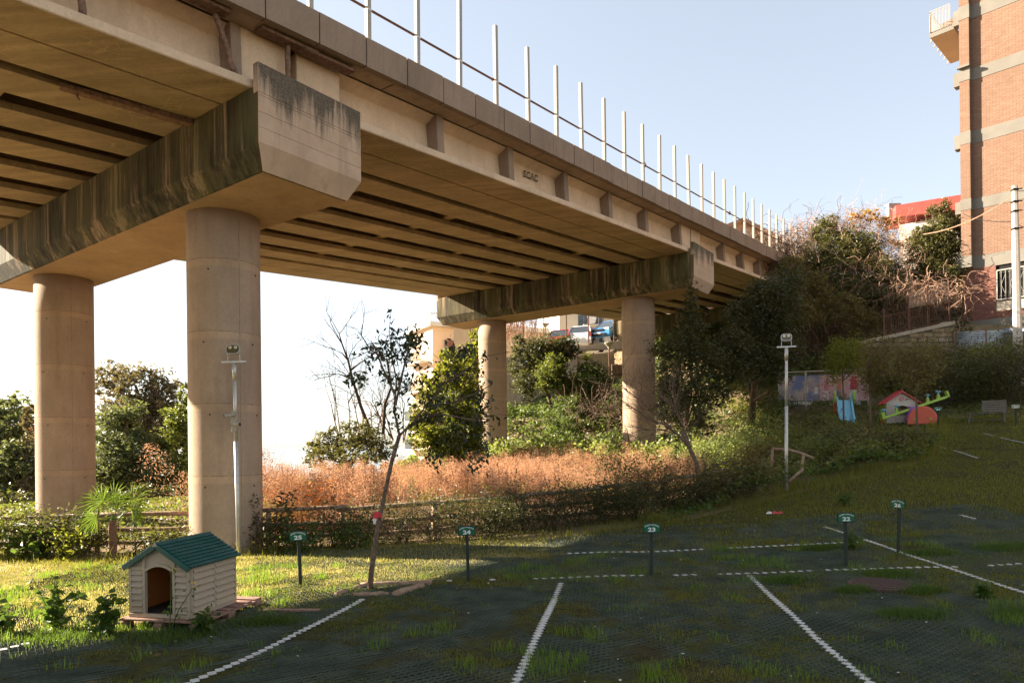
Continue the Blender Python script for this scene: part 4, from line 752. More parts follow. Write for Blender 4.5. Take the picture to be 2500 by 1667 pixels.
# bare-branched tree left of the leaning one, with companions
T = thing('bare_tree', 'tall thin bare-branched tree on the skyline left of the leaning tree', 'tree', G(-5.5, 25)); mb = MB()
for p, r in (([(905, 1055, 25), (880, 990, 25), (860, 925, 25), (850, 880, 25), (835, 840, 25), (828, 815, 25)], .075), ([(858, 925, 25), (835, 915, 25), (820, 912, 25)], .04), ([(855, 905, 25), (880, 885, 25), (905, 870, 25)], .045), ([(935, 1060, 25), (940, 985, 25), (955, 945, 25), (945, 880, 25), (905, 855, 25), (882, 818, 25)], .065), ([(850, 880, 25), (835, 862, 25), (820, 855, 25)], .035)):
    q = pl(*p); mb.tube(q, np.linspace(r, r*.25, len(q)), 5, cap=False)
    for a, b in zip(q[1:-1], q[2:]): 
        for _ in range(2): limbs(mb, b, (b-a)/np.linalg.norm(b-a)+rng.normal(0, .6, 3), .9, .02, 1, .5, 3, 3, .12)
mb.build('trunk', m_barkd, T, world=True)
T = thing('bare_shrub', 'low bare brown branches above the evergreen bush on the skyline', 'shrub', G(-6, 27)); mb = MB()
for (u, v) in ((850, 1075), (880, 1070), (915, 1075), (940, 1070), (960, 1075), (830, 1080), (985, 1080)): 
    for _ in range(2): limbs(mb, at(u, v, 27), rng.normal(0, .35, 3)+[-.1, 0, 1], 1.6, .035, 3, .5, 4, 3, .1)
mb.build('branch', m_bark, T, world=True)
# brown vine tangle, hanging vines: thin bare stems
def vines(lab, regs, n, L, r, mat, name='bare_vines', droop=.0):
    mb = MB()
    for _ in range(n):
        u, v, Y, su, sv = random.choice(regs); p = [at(u+rng.normal(0, su), v+rng.normal(0, sv), Y+rng.normal(0, .8))]; d = rng.normal(size=3); d[2] -= droop; d /= np.linalg.norm(d)
        for k in range(6): d = d+rng.normal(0, .38, 3)-[0, 0, droop*.35]; d /= np.linalg.norm(d); p.append(p[-1]+d*L/6)
        mb.tube(p, r*random.uniform(.5, 1.4), 3, cap=False)
    o = mb.build(name, mat, None, kind='stuff'); o['label'] = lab; return o
m_vine = flat('pale_bare_vine', (.34, .20, .13), .85, .3, 5); m_vdark = flat('dark_bare_vine', (.10, .06, .038), .85, .3, 5)
vines('tangle of pale bare vines over the hill thicket', [(1965, 590, 36.5, 38, 30), (2060, 560, 36, 50, 26), (2130, 570, 35, 45, 28), (2190, 640, 33.5, 35, 32), (2150, 690, 33, 50, 30), (1930, 620, 36.5, 25, 25)], 1700, 1.1, .007, m_vine)
vines('bare vines falling over the end of the parapet', [(1900, 590, 34, 35, 14), (1870, 600, 33, 40, 18), (1930, 640, 35, 30, 30)], 700, 1.6, .012, m_vdark, droop=.8)
vines('long bare vines hanging down the shaded hillside', [(2010, 740, 33, 35, 60), (2080, 780, 33, 50, 60), (2160, 780, 32, 50, 45), (1960, 780, 33, 30, 70)], 420, 2.6, .010, m_vdark, droop=1.1)
vines('pale sunlit vines draped on the rusty terrace fence', [(2230, 690, 31, 40, 14), (2290, 700, 30.2, 25, 14), (2345, 720, 30, 10, 22)], 200, .9, .010, m_vine, droop=.4)
vines('brown brambles on the slope below the reed fence', [(1450, 990, 32, 35, 14), (1490, 1000, 31, 25, 12), (1500, 1120, 25, 30, 8)], 260, 1.4, .010, m_vdark, droop=-.2)
# playground saplings
for lab, bs, bl_, mt, n_ in (('sapling with a thin trunk and yellow-green crown in front of the slide', (2060, 1062), [Bl(2050, 880, 21, 38, 30), Bl(2085, 850, 21, 32, 28), Bl(2045, 850, 21, 22, 26), Bl(2035, 915, 21, 22, 20), Bl(2095, 900, 21, 26, 25)], L_lime, 4200),
        ('second sapling with a brownish thin crown right of the banner', (2125, 1078), [Bl(2140, 860, 21.5, 30, 38), Bl(2150, 905, 21.5, 30, 26), Bl(2120, 920, 21.5, 28, 22), Bl(2115, 950, 21.5, 26, 12)], L_olive, 3200),
        ('third sapling with sparse brown crown in front of the playhouse', (2239, 1100), [Bl(2230, 900, 18.3, 50, 50), Bl(2270, 870, 18.3, 30, 35), Bl(2200, 880, 18.3, 32, 38), Bl(2240, 940, 18.3, 40, 25)], L_olive, 3600)):
    g = gr(*bs); Yb = g[1]; c = np.mean([b[:3] for b in bl_], axis=0); c[1] = Yb
    bl2 = [(b[0]*Yb/b[1], Yb, HC+(b[2]-HC)*Yb/b[1], b[3], b[4], b[5]) for b in bl_]
    tree('young_tree', lab, g, bl2, n_, .075, mt, 'young trees by the playground', trunk=[g-[0, 0, .2], g+[0, 0, 1.2], np.array([g[0]-.02, Yb, HC+(1075-930)*Yb/F]), np.array([g[0]-.03, Yb, HC+(1075-860)*Yb/F])], r=.035, clump=.3, per=12)
# small fan palm
g = G(-6.62, 11.3); T = thing('fan_palm', 'small fan palm with a shaggy trunk in front of the hedge', 'palm', g); H_ = .62
mb = MB(); mb.lathe([(.05, -.1), (.062, .05), (.058, .15), (.07, .25), (.06, .35), (.072, .45), (.05, H_)], g, 9); mb.build('trunk', flat('palm_fibre', (.16, .085, .05), .9, .5, 40, bump=.02), T, world=True)
top = g+[0, 0, H_]
L_palm = leafmat('palm_frond', (.06, .10, .02), (.10, .16, .03), (.19, .24, .06), .35, .45)
for (az, el, L, R_) in ((200, 62, .62, .42), (150, 30, .85, .40), (95, 78, .62, .44), (40, 42, .80, .42), (15, 28, .62, .30), (178, -2, .70, .30), (-8, 8, .7, .26), (120, 52, .5, .33), (60, 60, .45, .3), (230, 12, .42, .26), (300, 35, .4, .28), (205, -10, .5, .22)):
    a, e = math.radians(az), math.radians(el); d = np.array([math.cos(a)*math.cos(e), .45*math.sin(a)*math.cos(e), math.sin(e)]); d /= np.linalg.norm(d); side = np.cross(d, [0, -1, .3]); side /= np.linalg.norm(side)
    hub = top+d*L*.55; mb = MB(); mb.tube([top-[0, 0, .04], top+d*L*.3+[0, 0, .02], hub], [.008, .006, .005], 4)
    n_ = 17
    for k in range(n_):
        th = math.radians(-105+210*k/(n_-1)); q = d*math.cos(th)+side*math.sin(th); q = q+rng.normal(0, .04, 3); w = np.cross(q, np.cross(d, side))*.011; rr = R_*(1-.25*abs(th)/1.8)*random.uniform(.9, 1.06)
        up_ = np.cross(d, side)*.012; tipd = hub+q*rr-[0, 0, .07*rr/.4]; m1 = hub+q*rr*.55
        mb.add([hub, m1+w, m1+up_*.6, m1-w, tipd], [(0, 1, 2), (0, 2, 3), (1, 4, 2), (2, 4, 3)])
    mb.build('frond', L_palm, T, world=True)
# weeds beside the kennel
def weed(lab, x, y, stems, h, n_, size, cat='weed', mat=None, flowers=False):
    g = G(x, y, .01); T = thing('tall_weed', lab, cat, g); mb = MB(); C = []; fl = []
    for i in range(stems):
        a = random.uniform(0, 6.3); l = random.uniform(.1, .45)*h; hh = h*random.uniform(.6, 1); p = [g, g+[math.cos(a)*l*.4, math.sin(a)*l*.3, hh*.5], g+[math.cos(a)*l, math.sin(a)*l*.5, hh]]
        mb.tube(p, [.006, .005, .003], 4, cap=False); fl.append(p[2])
        for k in range(n_): f = random.uniform(.15, 1); q = np.array(p[0])*(1-f)+np.array(p[2])*f; C.append(q+rng.normal(0, .045, 3))
    mb.build('stem', L_weed, T, world=True); leaves_obj('foliage', np.array(C), size, mat or L_weed, T, asp=.75, updown=-.2)
    if flowers:
        q = MB()
        for p in fl:
            for k in range(3): c = p+rng.normal(0, .02, 3); q.lathe([(.003, -.006), (.011, .0), (.004, .008)], c, 6)
        q.build('flower', flat('yellow_petal', (.65, .42, .04), .6), T, world=True)
    return T
weed('dark jagged-leaved weed on the left in front of the sunlit grass', -4.55, 6.75, 6, .55, 26, .085)
weed('lower sprawling weed left of the jagged one', -4.95, 6.6, 5, .30, 20, .08)
weed('nettle-like weed touching the front left corner of the kennel', -3.95, 6.55, 6, .42, 26, .08)
weed('leggy weed with tiny yellow flowers in front of the kennel door', -3.33, 6.60, 2, .70, 12, .05, flowers=True)
weed('low green weeds at the right front corner of the pallet', -2.98, 6.55, 8, .18, 30, .06)
weed('small bushy weed beside the foot of sign 26', 4.95, 9.95, 6, .28, 26, .05)
weed('flat broad-leaved weed beside the manhole cover', 5.05, 7.35, 6, .10, 20, .07)
weed('tiny bushy weed on the slope above sign 26', 6.5, 13.4, 5, .25, 30, .06)
# ================================================================== signs
m_sgreen = flat('sign_green', (.012, .11, .05), .35, .06); m_sblack = flat('sign_black_frame', (.012, .016, .014), .5, .1); m_swhite = flat('sign_white_letter', (.72, .74, .70), .5, .03); m_post = flat('dark_green_post', (.022, .032, .024), .6, .2)
m_sold = flat('faded_sign', (.30, .30, .20), .6, .1)
def sign(num, x, y, h, lab, rz=0, lean=(0, 0), old=False):
    T = thing('parking_sign', lab, 'sign', G(x, y, 0), rz, 'numbered parking signs'); T.rotation_euler = (lean[0], lean[1], rz)
    mb = MB(); mb.cbox((0, .012, h/2-.06), (.042, .03, h-.0), .004); mb.build('post', m_post, T)
    mb = MB(); mb.box((0, -.012, h), (.225, .014, .125)); fr = mb.build('plate', m_sblack, T, bevel=.003)
    mb = MB(); mb.box((0, -.0205, h), (.207, .003, .108)); mb.build('panel', m_sold if old else m_sgreen, fr)
    lettering(str(num), .070, m_swhite, fr, (0, -.0232, h-.022), (1, 0, 0), (0, 0, 1), world=False, name='number', bold=.035, sx=1.45)
    lettering('GREEN PARKING', .024, m_swhite, fr, (0, -.0232, h+.044), (1, 0, 0), (0, 0, 1), world=False, name='lettering', arc=.16, bold=.01, sx=1.1)
    return T
sign(25, -2.74, 8.78, .66, 'green parking sign 25 on a thin post in the sunlit grass', .12, (0, -.03))
sign(24, -.59, 8.92, .68, 'green parking sign 24 right of the leaning tree', .03, (0, -.02))
sign(23, 1.79, 8.86, .64, 'green parking sign 23 in the middle of the car park', 0, (0, .012))
sign(22, 4.37, 8.96, .67, 'green parking sign 22 left of the turned sign', -.05, (0, -.004))
sign(26, 5.45, 9.68, .70, 'parking sign 26 turned sideways on a leaning post', -1.15, (0, .035))
sign(34, 13.05, 20.9, .68, 'small distant parking sign 34 beside the seesaw', -.5)
sign(33, 15.12, 20.48, .58, 'small distant faded parking sign 33 beside the bench', -.6, old=True)
# ================================================================== kennel on its pallet
m_kw = glowing_plastic('beige_kennel_plastic', (.43, .345, .245), (.75, .50, .28), .10); m_kg = plastic('dark_green_roof_plastic', (.010, .075, .062)); m_ki = glowing_plastic('glow_toned_inner_plastic', (.72, .36, .10), (.98, .55, .16), .6); m_kf = flat('kennel_floor', (.05, .035, .03), .8)  # inner plastic: sun glow through the walls is put into its orange
a = np.array([-3.87, 6.90]); b = np.array([-3.21, 6.76]); kz = math.atan2(b[1]-a[1], b[0]-a[0]); kw, kd = .69, .74; kh = .525; rh = .212; base_z = .110
kc = (a+b)/2; K = thing('kennel', 'beige plastic dog kennel with a green tiled roof standing on a pallet', 'kennel', (kc[0], kc[1], zg(*kc)+base_z), kz)
def kp(*p): return [np.array(q, float) for q in p]
x0, x1 = -kw/2, kw/2
# front wall: two side strips, arch and gable, door opening between
dx = .155; dh = .455
for sgn in (-1, 1):
    mb = MB(); cx = sgn*(dx+(x1-dx)/2); mb.box((cx, .012, kh/2), (x1-dx, .012, kh)); w = mb.build('front_wall', m_kw, K)
    for i in range(7):
        z0 = .05+i*.063; q = MB(); wx0, wx1 = sorted((sgn*(dx+.035), sgn*(x1-.03)))
        q.prism(kp((wx0, .006, z0), (wx0, -.022, z0), (wx0, .004, z0+.060)), kp((wx1, .006, z0), (wx1, -.022, z0), (wx1, .004, z0+.060))); q.build('slat', m_kw, w)
    q = MB(); q.box((sgn*(dx+.016), -.004, kh/2), (.03, .03, kh)); q.box((sgn*(x1-.014), -.002, kh/2), (.03, .034, kh)); q.build('frame', m_kw, w, bevel=.003)
    q = MB(); q.box((sgn*(dx+x1)/2, -.004, kh-.035), (x1-dx, .028, .03)); q.build('frame', m_kw, w)
A = []; n_ = 12
for i in range(n_+1): t = -1+2*i/n_; A.append((t*dx, dh+.055*(1-t*t)))
out = [(x1, kh), (0, kh+rh), (x0, kh)]
poly = [(px_2, .012+0, pz) for px_2, pz in A]+[(dx, .012, kh), (x1, .012, kh), (0, .012, kh+rh), (x0, .012, kh), (-dx, .012, kh)]
def strip(mb, A, top, y0, y1):
    for (a1, b1), (a2, b2) in zip(A[:-1], A[1:]):
        mb.hexa(kp((a1, y0, b1), (a2, y0, b2), (a2, y1, b2), (a1, y1, b1), (a1, y0, top(a1)), (a2, y0, top(a2)), (a2, y1, top(a2)), (a1, y1, top(a1))))
roofz = lambda x: kh+rh*(1-abs(x)/x1)
mb = MB(); strip(mb, A, roofz, .004, .020); strip(mb, [(dx, kh), (x1-.001, kh)], roofz, .004, .020); strip(mb, [(x0+.001, kh), (-dx, kh)], roofz, .004, .020); gb = mb.build('gable', m_kw, K)
mb = MB(); strip(mb, A, lambda x: dh+.055*(1-(x/dx)**2)+.032, -.016, .004)
for sgn in (-1, 1): mb.box((sgn*(dx+.016), -.006, kh+.03), (.028, .022, .11))
mb.build('arch', m_kw, gb)
for sgn in (-1, 1):
    mb = MB(); mb.box((sgn*(x1-.008), kd/2+.01, kh/2), (.012, kd-.02, kh)); w = mb.build('side_wall', m_kw, K)
    for i in range(7):
        z0 = .045+i*.0675
        for y0, y1 in ((.04, kd/2-.015), (kd/2+.015, kd-.03)):
            q = MB(); xo = sgn*(x1-.002); q.prism(kp((xo, y0, z0), (xo+sgn*.026, y0, z0), (xo, y0, z0+.064)), kp((xo, y1, z0), (xo+sgn*.026, y1, z0), (xo, y1, z0+.064))); q.build('slat', m_kw, w)
    q = MB()
    for yy in (.02, kd/2, kd-.012): q.box((sgn*(x1+.002), yy, kh/2), (.022, .028, kh))
    q.box((sgn*(x1+.002), kd/2, .022), (.026, kd, .04)); q.build('frame', m_kw, w)
    q = MB(); q.box((sgn*(x1-.018), kd/2, kh/2), (.006, kd-.06, kh-.03)); 
    for i in range(8): q.box((sgn*(x1-.023), kd/2, .05+i*.07), (.008, kd-.06, .006))
    q.build('inner_lining', m_ki, w)
mb = MB(); mb.box((0, kd-.008, kh/2), (kw-.02, .012, kh)); mb.prism(kp((x0, kd-.014, kh), (x1, kd-.014, kh), (0, kd-.014, kh+rh)), kp((x0, kd-.002, kh), (x1, kd-.002, kh), (0, kd-.002, kh+rh))); w = mb.build('back_wall', m_kw, K)
q = MB(); q.box((0, kd-.022, kh/2), (kw-.06, .008, kh-.03))
for i in range(8): q.box((0, kd-.03, .05+i*.07), (kw-.06, .008, .006))
q.box((-.06, kd-.034, kh/2), (.03, .01, kh)); q.build('inner_lining', m_ki, w)
mb = MB(); mb.box((0, kd/2, .02), (kw-.03, kd-.02, .03)); mb.build('floor_tray', m_kf, K)
mb = MB(); mb.box((0, -.008, .02), (kw, .03, .04)); mb.build('sill', m_kw, K, bevel=.004)
ov = .05
for sgn in (-1, 1):
    d = np.array([sgn*x1, 0, -rh]); L = np.linalg.norm(d); d = d/L; nrm = np.array([sgn*rh, 0, x1]); nrm /= np.linalg.norm(nrm); L += .045
    R = np.stack([d, [0, 1, 0], nrm], 1); ridge = np.array([0, kd/2, kh+rh+.008])
    mb = MB(); mb.box(ridge+d*L/2, (L, kd+2*ov, .014), R); rf = mb.build('roof', m_kg, K)
    nr = 9; ncol = 18
    for i in range(nr):                                       # courses of moulded roof tiles, each row one strip with a scalloped lower edge
        u0 = i*L/nr; u1 = (i+1)*L/nr; V = []; Fs = []; ns = ncol*6
        for k in range(ns+1):
            y = -ov+(kd+2*ov)*k/ns; ph = (k % 6)/6; wv = math.sin(math.pi*ph); hgt = .008+.010*wv; e = .008*wv
            for uu, hh in ((u0-.002, .007), (u0+.3*(u1-u0), .009+.3*hgt), (u1+e, .008+hgt), (u1+e, .004)):
                V.append(ridge*[1, 0, 1]+d*uu+nrm*hh+np.array([0, y, 0]))
        for k in range(ns):
            for j in range(3): Fs.append((k*4+j, k*4+j+1, (k+1)*4+j+1, (k+1)*4+j) if sgn > 0 else (k*4+j, (k+1)*4+j, (k+1)*4+j+1, k*4+j+1))
        q = MB(); q.add(V, Fs); q.build('roof_tile_row', m_kg, rf)
    q = MB(); q.box(ridge*[1, 0, 1]+d*L/2+[0, -ov-.004, -.008]-nrm*.012, (L, .018, .05), R); q.build('bargeboard', m_kg, rf, bevel=.003)
mb = MB(); mb.tube(kp((0, -ov-.005, kh+rh+.01), (0, kd+ov+.005, kh+rh+.01)), .016, 8); mb.build('ridge', m_kg, K)
mb = MB(); mb.prism(kp((-.03, -ov-.018, kh+rh-.02), (.03, -ov-.018, kh+rh-.02), (0, -ov-.018, kh+rh+.025)), kp((-.03, -ov-.006, kh+rh-.02), (.03, -ov-.006, kh+rh-.02), (0, -ov-.006, kh+rh+.025))); mb.build('ridge_cap', m_kw, K)
P_ = thing('pallet', 'weathered wooden pallet under the dog kennel', 'pallet', (kc[0], kc[1], zg(*kc)-.002), kz); P_.scale = (.9, .9, .9)
m_pal = flat('pallet_wood', (.27, .155, .115), .85, .35, 25, bump=.006)
for i in range(7): mb = MB(); mb.box((.04, -.03+i*.185, .112), (.98, .10 if i % 2 else .135, .02)); mb.build('board', m_pal, P_, bevel=.003)
for xx in (-.41, .04, .49):
    mb = MB(); mb.box((xx, .53, .092), (.10, 1.2, .02)); mb.build('stringer', m_pal, P_); mb = MB(); mb.box((xx, .53, .011), (.10, 1.2, .02)); mb.build('stringer', m_pal, P_)
    for yy in (-.03, .53, 1.08): mb = MB(); mb.cbox((xx, yy, .052), (.10, .13, .062), .004); mb.build('block', m_pal, P_)
mb = MB(); mb.box((0, 0, .012), (.62, .07, .022), Rz(-.05)); o = mb.build('loose_board', m_pal, None); o.location = G(-2.42, 7.45, .01); tag(o, 'loose flat board in the grass behind the pallet', 'board')
mb = MB(); mb.lathe([(.10, 0), (.12, .04), (.10, .12), (.06, .2), (.0, .23)], (0, 0, 0), 9); o = mb.build('stone', flat('grey_stone', (.10, .075, .06), .9, .3, bump=.02), None); o.location = (kc[0]+.10*math.cos(kz)-.36*math.sin(kz), kc[1]+.10*math.sin(kz)+.36*math.cos(kz)+.02, zg(*kc)+base_z+.036); tag(o, 'rough dark stone lying inside the kennel', 'stone')
# ================================================================== floodlight masts
def mast(lab, x, y, face, lean, H_=3.42, cams=False, s=1.):
    T = thing('floodlight_mast', lab, 'lamp post', G(x, y, 0), 0, 'floodlight masts'); T.rotation_euler = (0, lean, 0)
    mb = MB(); mb.tube([(0, 0, -.2), (0, 0, 1.9)], .036, 14); mb.tube([(0, 0, 1.9), (0, 0, H_-.35)], .031, 14); mb.tube([(0, 0, H_-.5), (0, 0, H_-.22)], .038, 14); mb.build('pole', m_galv, T, smooth=True)
    R = Rz(face); mb = MB(); mb.box((0, 0, H_-.20), (.40, .05, .035), R); mb.build('crossbar', m_galv, T, bevel=.004)
    mb = MB(); mb.box(R@np.array([-.10, 0, H_-.10]), (.012, .03, .18), R); mb.box(R@np.array([.10, 0, H_-.10]), (.012, .03, .18), R); mb.build('bracket', m_galv, T)
    out = [(.115*np.sign(math.cos(t))*abs(math.cos(t))**.6, .085*np.sign(math.sin(t))*abs(math.sin(t))**.6) for t in np.linspace(0, 2*math.pi, 24, endpoint=False)]
    tilt = Rx(-.25); h0 = np.array([0, -.02, H_+.0])
    mb = MB(); mb.prism([R@(tilt@np.array([a, -.03, b])+h0) for a, b in out], [R@(tilt@np.array([a, .03, b])+h0) for a, b in out]); mb.prism([R@(tilt@np.array([a, .03, b])+h0) for a, b in out], [R@(tilt@np.array([a*.7, .075, b*.7])+h0) for a, b in out]); hd = mb.build('lamp_head', m_galv, T)
    mb = MB(); mb.prism([R@(tilt@np.array([a*.88, -.033, b*.86])+h0) for a, b in out], [R@(tilt@np.array([a*.88, -.0305, b*.86])+h0) for a, b in out]); mb.build('lens', m_lens, hd)
    for sx in (-.045, .045):
        q = MB(); q.lathe([(.028, 0), (.03, .006), (.018, .010), (.006, .004)], (0, 0, 0), 14); v = [R@(tilt@(Rx(math.pi/2)@np.array(p)+[sx, -.034, .03])+h0) for p in q.v]; q.v = [tuple(z) for z in v]; q.build('reflector', m_refl, hd)
    if cams:
        mb = MB(); mb.box((-.01, -.05, 2.30), (.085, .03, .20), R); mb.box((-.01, -.05, 2.13), (.085, .03, .13), R); mb.build('mounting_box', m_white, T, bevel=.003)
        for z_, dx_, mt in ((2.345, -1, 0), (2.20, 1, 0)):
            q = MB(); c = np.array([0, -.10, z_]); e = c+np.array([dx_*.12, -.05, -.02]); q.tube([c-np.array([dx_*.03, 0, 0]), e], .027, 12); cm = q.build('security_camera', m_white, T, smooth=False)
            q = MB(); q.tube([e, e+np.array([dx_*.012, -.005, -.002])], .026, 12); q.build('lens', m_gloss, cm); q = MB(); q.tube([c, (0, -.05, z_-.03)], .012, 8); q.build('arm', m_white, cm)
    return T
m_lens = flat('lamp_lens', (.10, .085, .04), .15, .1, spec=.7); m_refl = flat('lamp_reflector', (.62, .55, .34), .2, .1, metal=.6)
mast('slim floodlight mast with two security cameras in front of the near column', -4.55, 11.33, 0, -.014, cams=True)
mast('slim floodlight mast on the planted bank right of the viaduct', 6.08, 15.16, -.35, .011)
# manhole, litter
T = thing('manhole_cover', 'round reddish manhole cover set in the grid near sign 22', 'manhole cover', G(4.25, 7.92, .02)); m_mh = flat('rusty_red_iron', (.075, .042, .034), .75, .35, 25, bump=.01)
mb = MB(); mb.lathe([(.34, -.03), (.34, .03), (.33, .035), (.30, .035)], (0, 0, 0), 32); mb.build('rim', m_mh, T); mb = MB(); mb.lathe([(.30, .0), (.30, .042), (.29, .048)], (0, 0, 0), 32)
for k in range(9): mb.box((0, -.24+k*.06, .050), (2*math.sqrt(.28**2-(-.24+k*.06)**2), .02, .006))
mb.build('lid', m_mh, T)
mb = MB()
for _ in range(170):
    x, y = random.uniform(-5, 8), random.uniform(5, 16)
    if inlot(x, y): s_ = random.uniform(.006, .016); mb.box((x, y, float(zlot(x, y))+.022), (s_*1.6, s_, .004), Rz(random.random()*3)@Rx(random.uniform(-.5, .5)))
o = mb.build('litter', flat('paper_scrap', (.55, .52, .47), .8, .1), None, kind='stuff'); o['label'] = 'tiny pale scraps scattered over the car park'
mb = MB()
for _ in range(70):
    x, y = random.uniform(-5, 8), random.uniform(5, 13)
    if inlot(x, y): s_ = random.uniform(.02, .045); c = np.array([x, y, float(zlot(x, y))+.03]); R = Rz(random.random()*6)@Rx(random.uniform(-.6, .6)); mb.add([c+R@np.array(p)*s_ for p in ((-1, 0, 0), (0, -.4, .15), (1, 0, 0), (0, .4, .15))], [(0, 1, 3), (1, 2, 3)])
o = mb.build('fallen_leaves', L_brown, None, kind='stuff'); o['label'] = 'a few dry brown fallen leaves on the car park'
g = gr(1890, 1258); T = thing('tape_scrap', 'crumpled scrap of red and white tape on the slope below the lamp post', 'litter', g+[0, 0, .03])
for k, (col_, xx) in enumerate((((.6, .56, .52), -.09), ((.5, .06, .06), .02), ((.5, .06, .06), .12))): mb = MB(); mb.add([(xx-.06, 0, 0), (xx+.05, .01, .0), (xx+.06, .04, .03), (xx, .03, .05), (xx-.05, .03, .02)], [(0, 1, 2, 3, 4)]); mb.build('strip', flat('tape_strip', col_, .6), T)
# ================================================================== brick apartment building at the right
def brickmat(name, c1, c2, mortar, w=.25, h=.062, rot=0):
    m = M(name, .85, .2); uvx = m.mp(m.pos, (1, 1, 1), (0, 0, -rot)); s_ = m.sep(uvx); cb = m.n('ShaderNodeCombineXYZ'); m.l(s_[0], cb.inputs[0]); m.l(s_[2], cb.inputs[1])
    br = m.n('ShaderNodeTexBrick'); m.l(cb.outputs[0], br.inputs[0]); br.inputs['Scale'].default_value = 1; br.inputs['Brick Width'].default_value = w; br.inputs['Row Height'].default_value = h; br.inputs['Mortar Size'].default_value = .007; br.inputs['Mortar Smooth'].default_value = .2
    br.inputs['Color1'].default_value = tuple(c1)+(1,); br.inputs['Color2'].default_value = tuple(c2)+(1,); br.inputs['Mortar'].default_value = tuple(mortar)+(1,)
    c = m.mix(m.ramp(m.noise(.5, detail=5), (.35, 0.), (.7, .35)), br.outputs[0], tuple(x*.7 for x in c1)); c = m.mix(m.ramp(m.noise(9), (.35, .25), (.6, 0.)), c, tuple(x*.6 for x in c1)); m.col(c)
    m.bump(m.math('SUBTRACT', 1., br.outputs[1]), .012, .8); return m.m
WD = np.array([-1550., 1667.]); WD /= np.linalg.norm(WD); WN = np.array([-WD[1], WD[0]]); 
if WN@np.array([21, 32]) > 0: WN = -WN
WA = math.atan2(WD[1], WD[0]); BC = np.array([21.264, 32.0])
def WB(l, o_, z): p = BC+WD*l+WN*o_; return np.array([p[0], p[1], z])
m_br = brickmat('salmon_brick', (.225, .13, .085), (.28, .17, .115), (.125, .075, .05), rot=WA); m_br2 = brickmat('dark_red_brick', (.20, .085, .06), (.26, .12, .085), (.10, .06, .05), .25, .07, WA)
m_band = flat('grey_render_band', (.175, .158, .13), .9, .12, 1.5); m_cream = flat('cream_render', (.60, .50, .37), .9, .08, 1.2); m_slab = flat('balcony_render', (.50, .38, .24), .9, .08, 1)
BB = thing('brick_building', 'tall salmon brick apartment building with grey bands at the right edge', 'building', (BC[0], BC[1], 7.2))
def wbox(name, l0, l1, o0, o1, z0, z1, mat, par=BB, **k):
    mb = MB(); mb.hexa([WB(l0, o0, z0), WB(l1, o0, z0), WB(l1, o1, z0), WB(l0, o1, z0), WB(l0, o0, z1), WB(l1, o0, z1), WB(l1, o1, z1), WB(l0, o1, z1)]); return mb.build(name, mat, par, world=True, **k)
wbox('wall', -16, 0, -9, 0, 9.75, 30, m_br)
wbox('corner_pilaster', -.36, .03, -.4, .26, 10.3, 30, m_br)
for (z0, z1) in ((9.70, 10.28), (12.45, 12.95), (15.50, 16.08), (18.44, 19.0), (21.3, 21.92), (24.2, 24.8)):
    wbox('grey_band', -16, -.362, -.1, .016, z0, z1, m_band); wbox('grey_band', -.38, .05, -.42, .275 if z0 > 9.8 else .30, z0 if z0 > 9.8 else 9.78, z1 if z0 > 9.8 else 10.3, m_band)
    wbox('grey_block', .05, .30, -.30, .10, z0-.08, z1-.02, m_band)
wbox('ledge', -.40, .10, .27, .42, 19.02, 19.12, m_band)
wbox('ground_floor_wall', -1.25, -.02, -9, .03, 7.30, 9.72, m_br2); wbox('ground_floor_wall', -16, -1.25, -9, .025, 7.28, 7.62, m_br2); wbox('base_plinth', -16, -.02, -9, .06, 5.8, 7.29, m_band)
wbox('wall_panel', -16, -1.26, -.3, .01, 7.62, 8.05, m_cream)
w = wbox('window', -16, -1.26, -.5, -.05, 8.05, 9.70, m_dark)
mb = MB(); W0, W1, z0, z1 = -4.9, -1.30, 8.12, 9.44
for (a_, b_, c_, d_) in ((W0, W1, z0-.03, z0+.02), (W0, W1, z1-.02, z1+.03)): mb.hexa([WB(a_, .06, c_), WB(b_, .06, c_), WB(b_, .10, c_), WB(a_, .10, c_), WB(a_, .06, d_), WB(b_, .06, d_), WB(b_, .10, d_), WB(a_, .10, d_)])
for x in (W1, W0): mb.tube([WB(x, .08, z0), WB(x, .08, z1)], .03, 4)
wg = mb.build('window_grille', m_white, BB, world=True)
k = 0
for x in np.arange(W1-.16, W0, -.165):
    q = MB(); q.tube([WB(x, .08, z0), WB(x, .08, z1)], .011, 4)
    if k % 2 == 0: q.tube([WB(x-.16, .085, z0+.2), WB(x, .085, (z0+z1)/2), WB(x-.16, .085, z1-.2)], .007, 4)
    else: q.tube([WB(x+.0, .085, z0+.2), WB(x-.16+.16, .085, z0+.25)], .007, 4)
    q.tube([WB(x-.03, .085, z0+.12), WB(x+.03, .085, z0+.08), WB(x+.06, .085, z0+.15), WB(x+.02, .085, z0+.19)], .006, 4); q.tube([WB(x-.03, .085, z1-.12), WB(x+.03, .085, z1-.08), WB(x+.06, .085, z1-.15)], .006, 4)
    q.build('bar', m_white, wg, world=True); k += 1
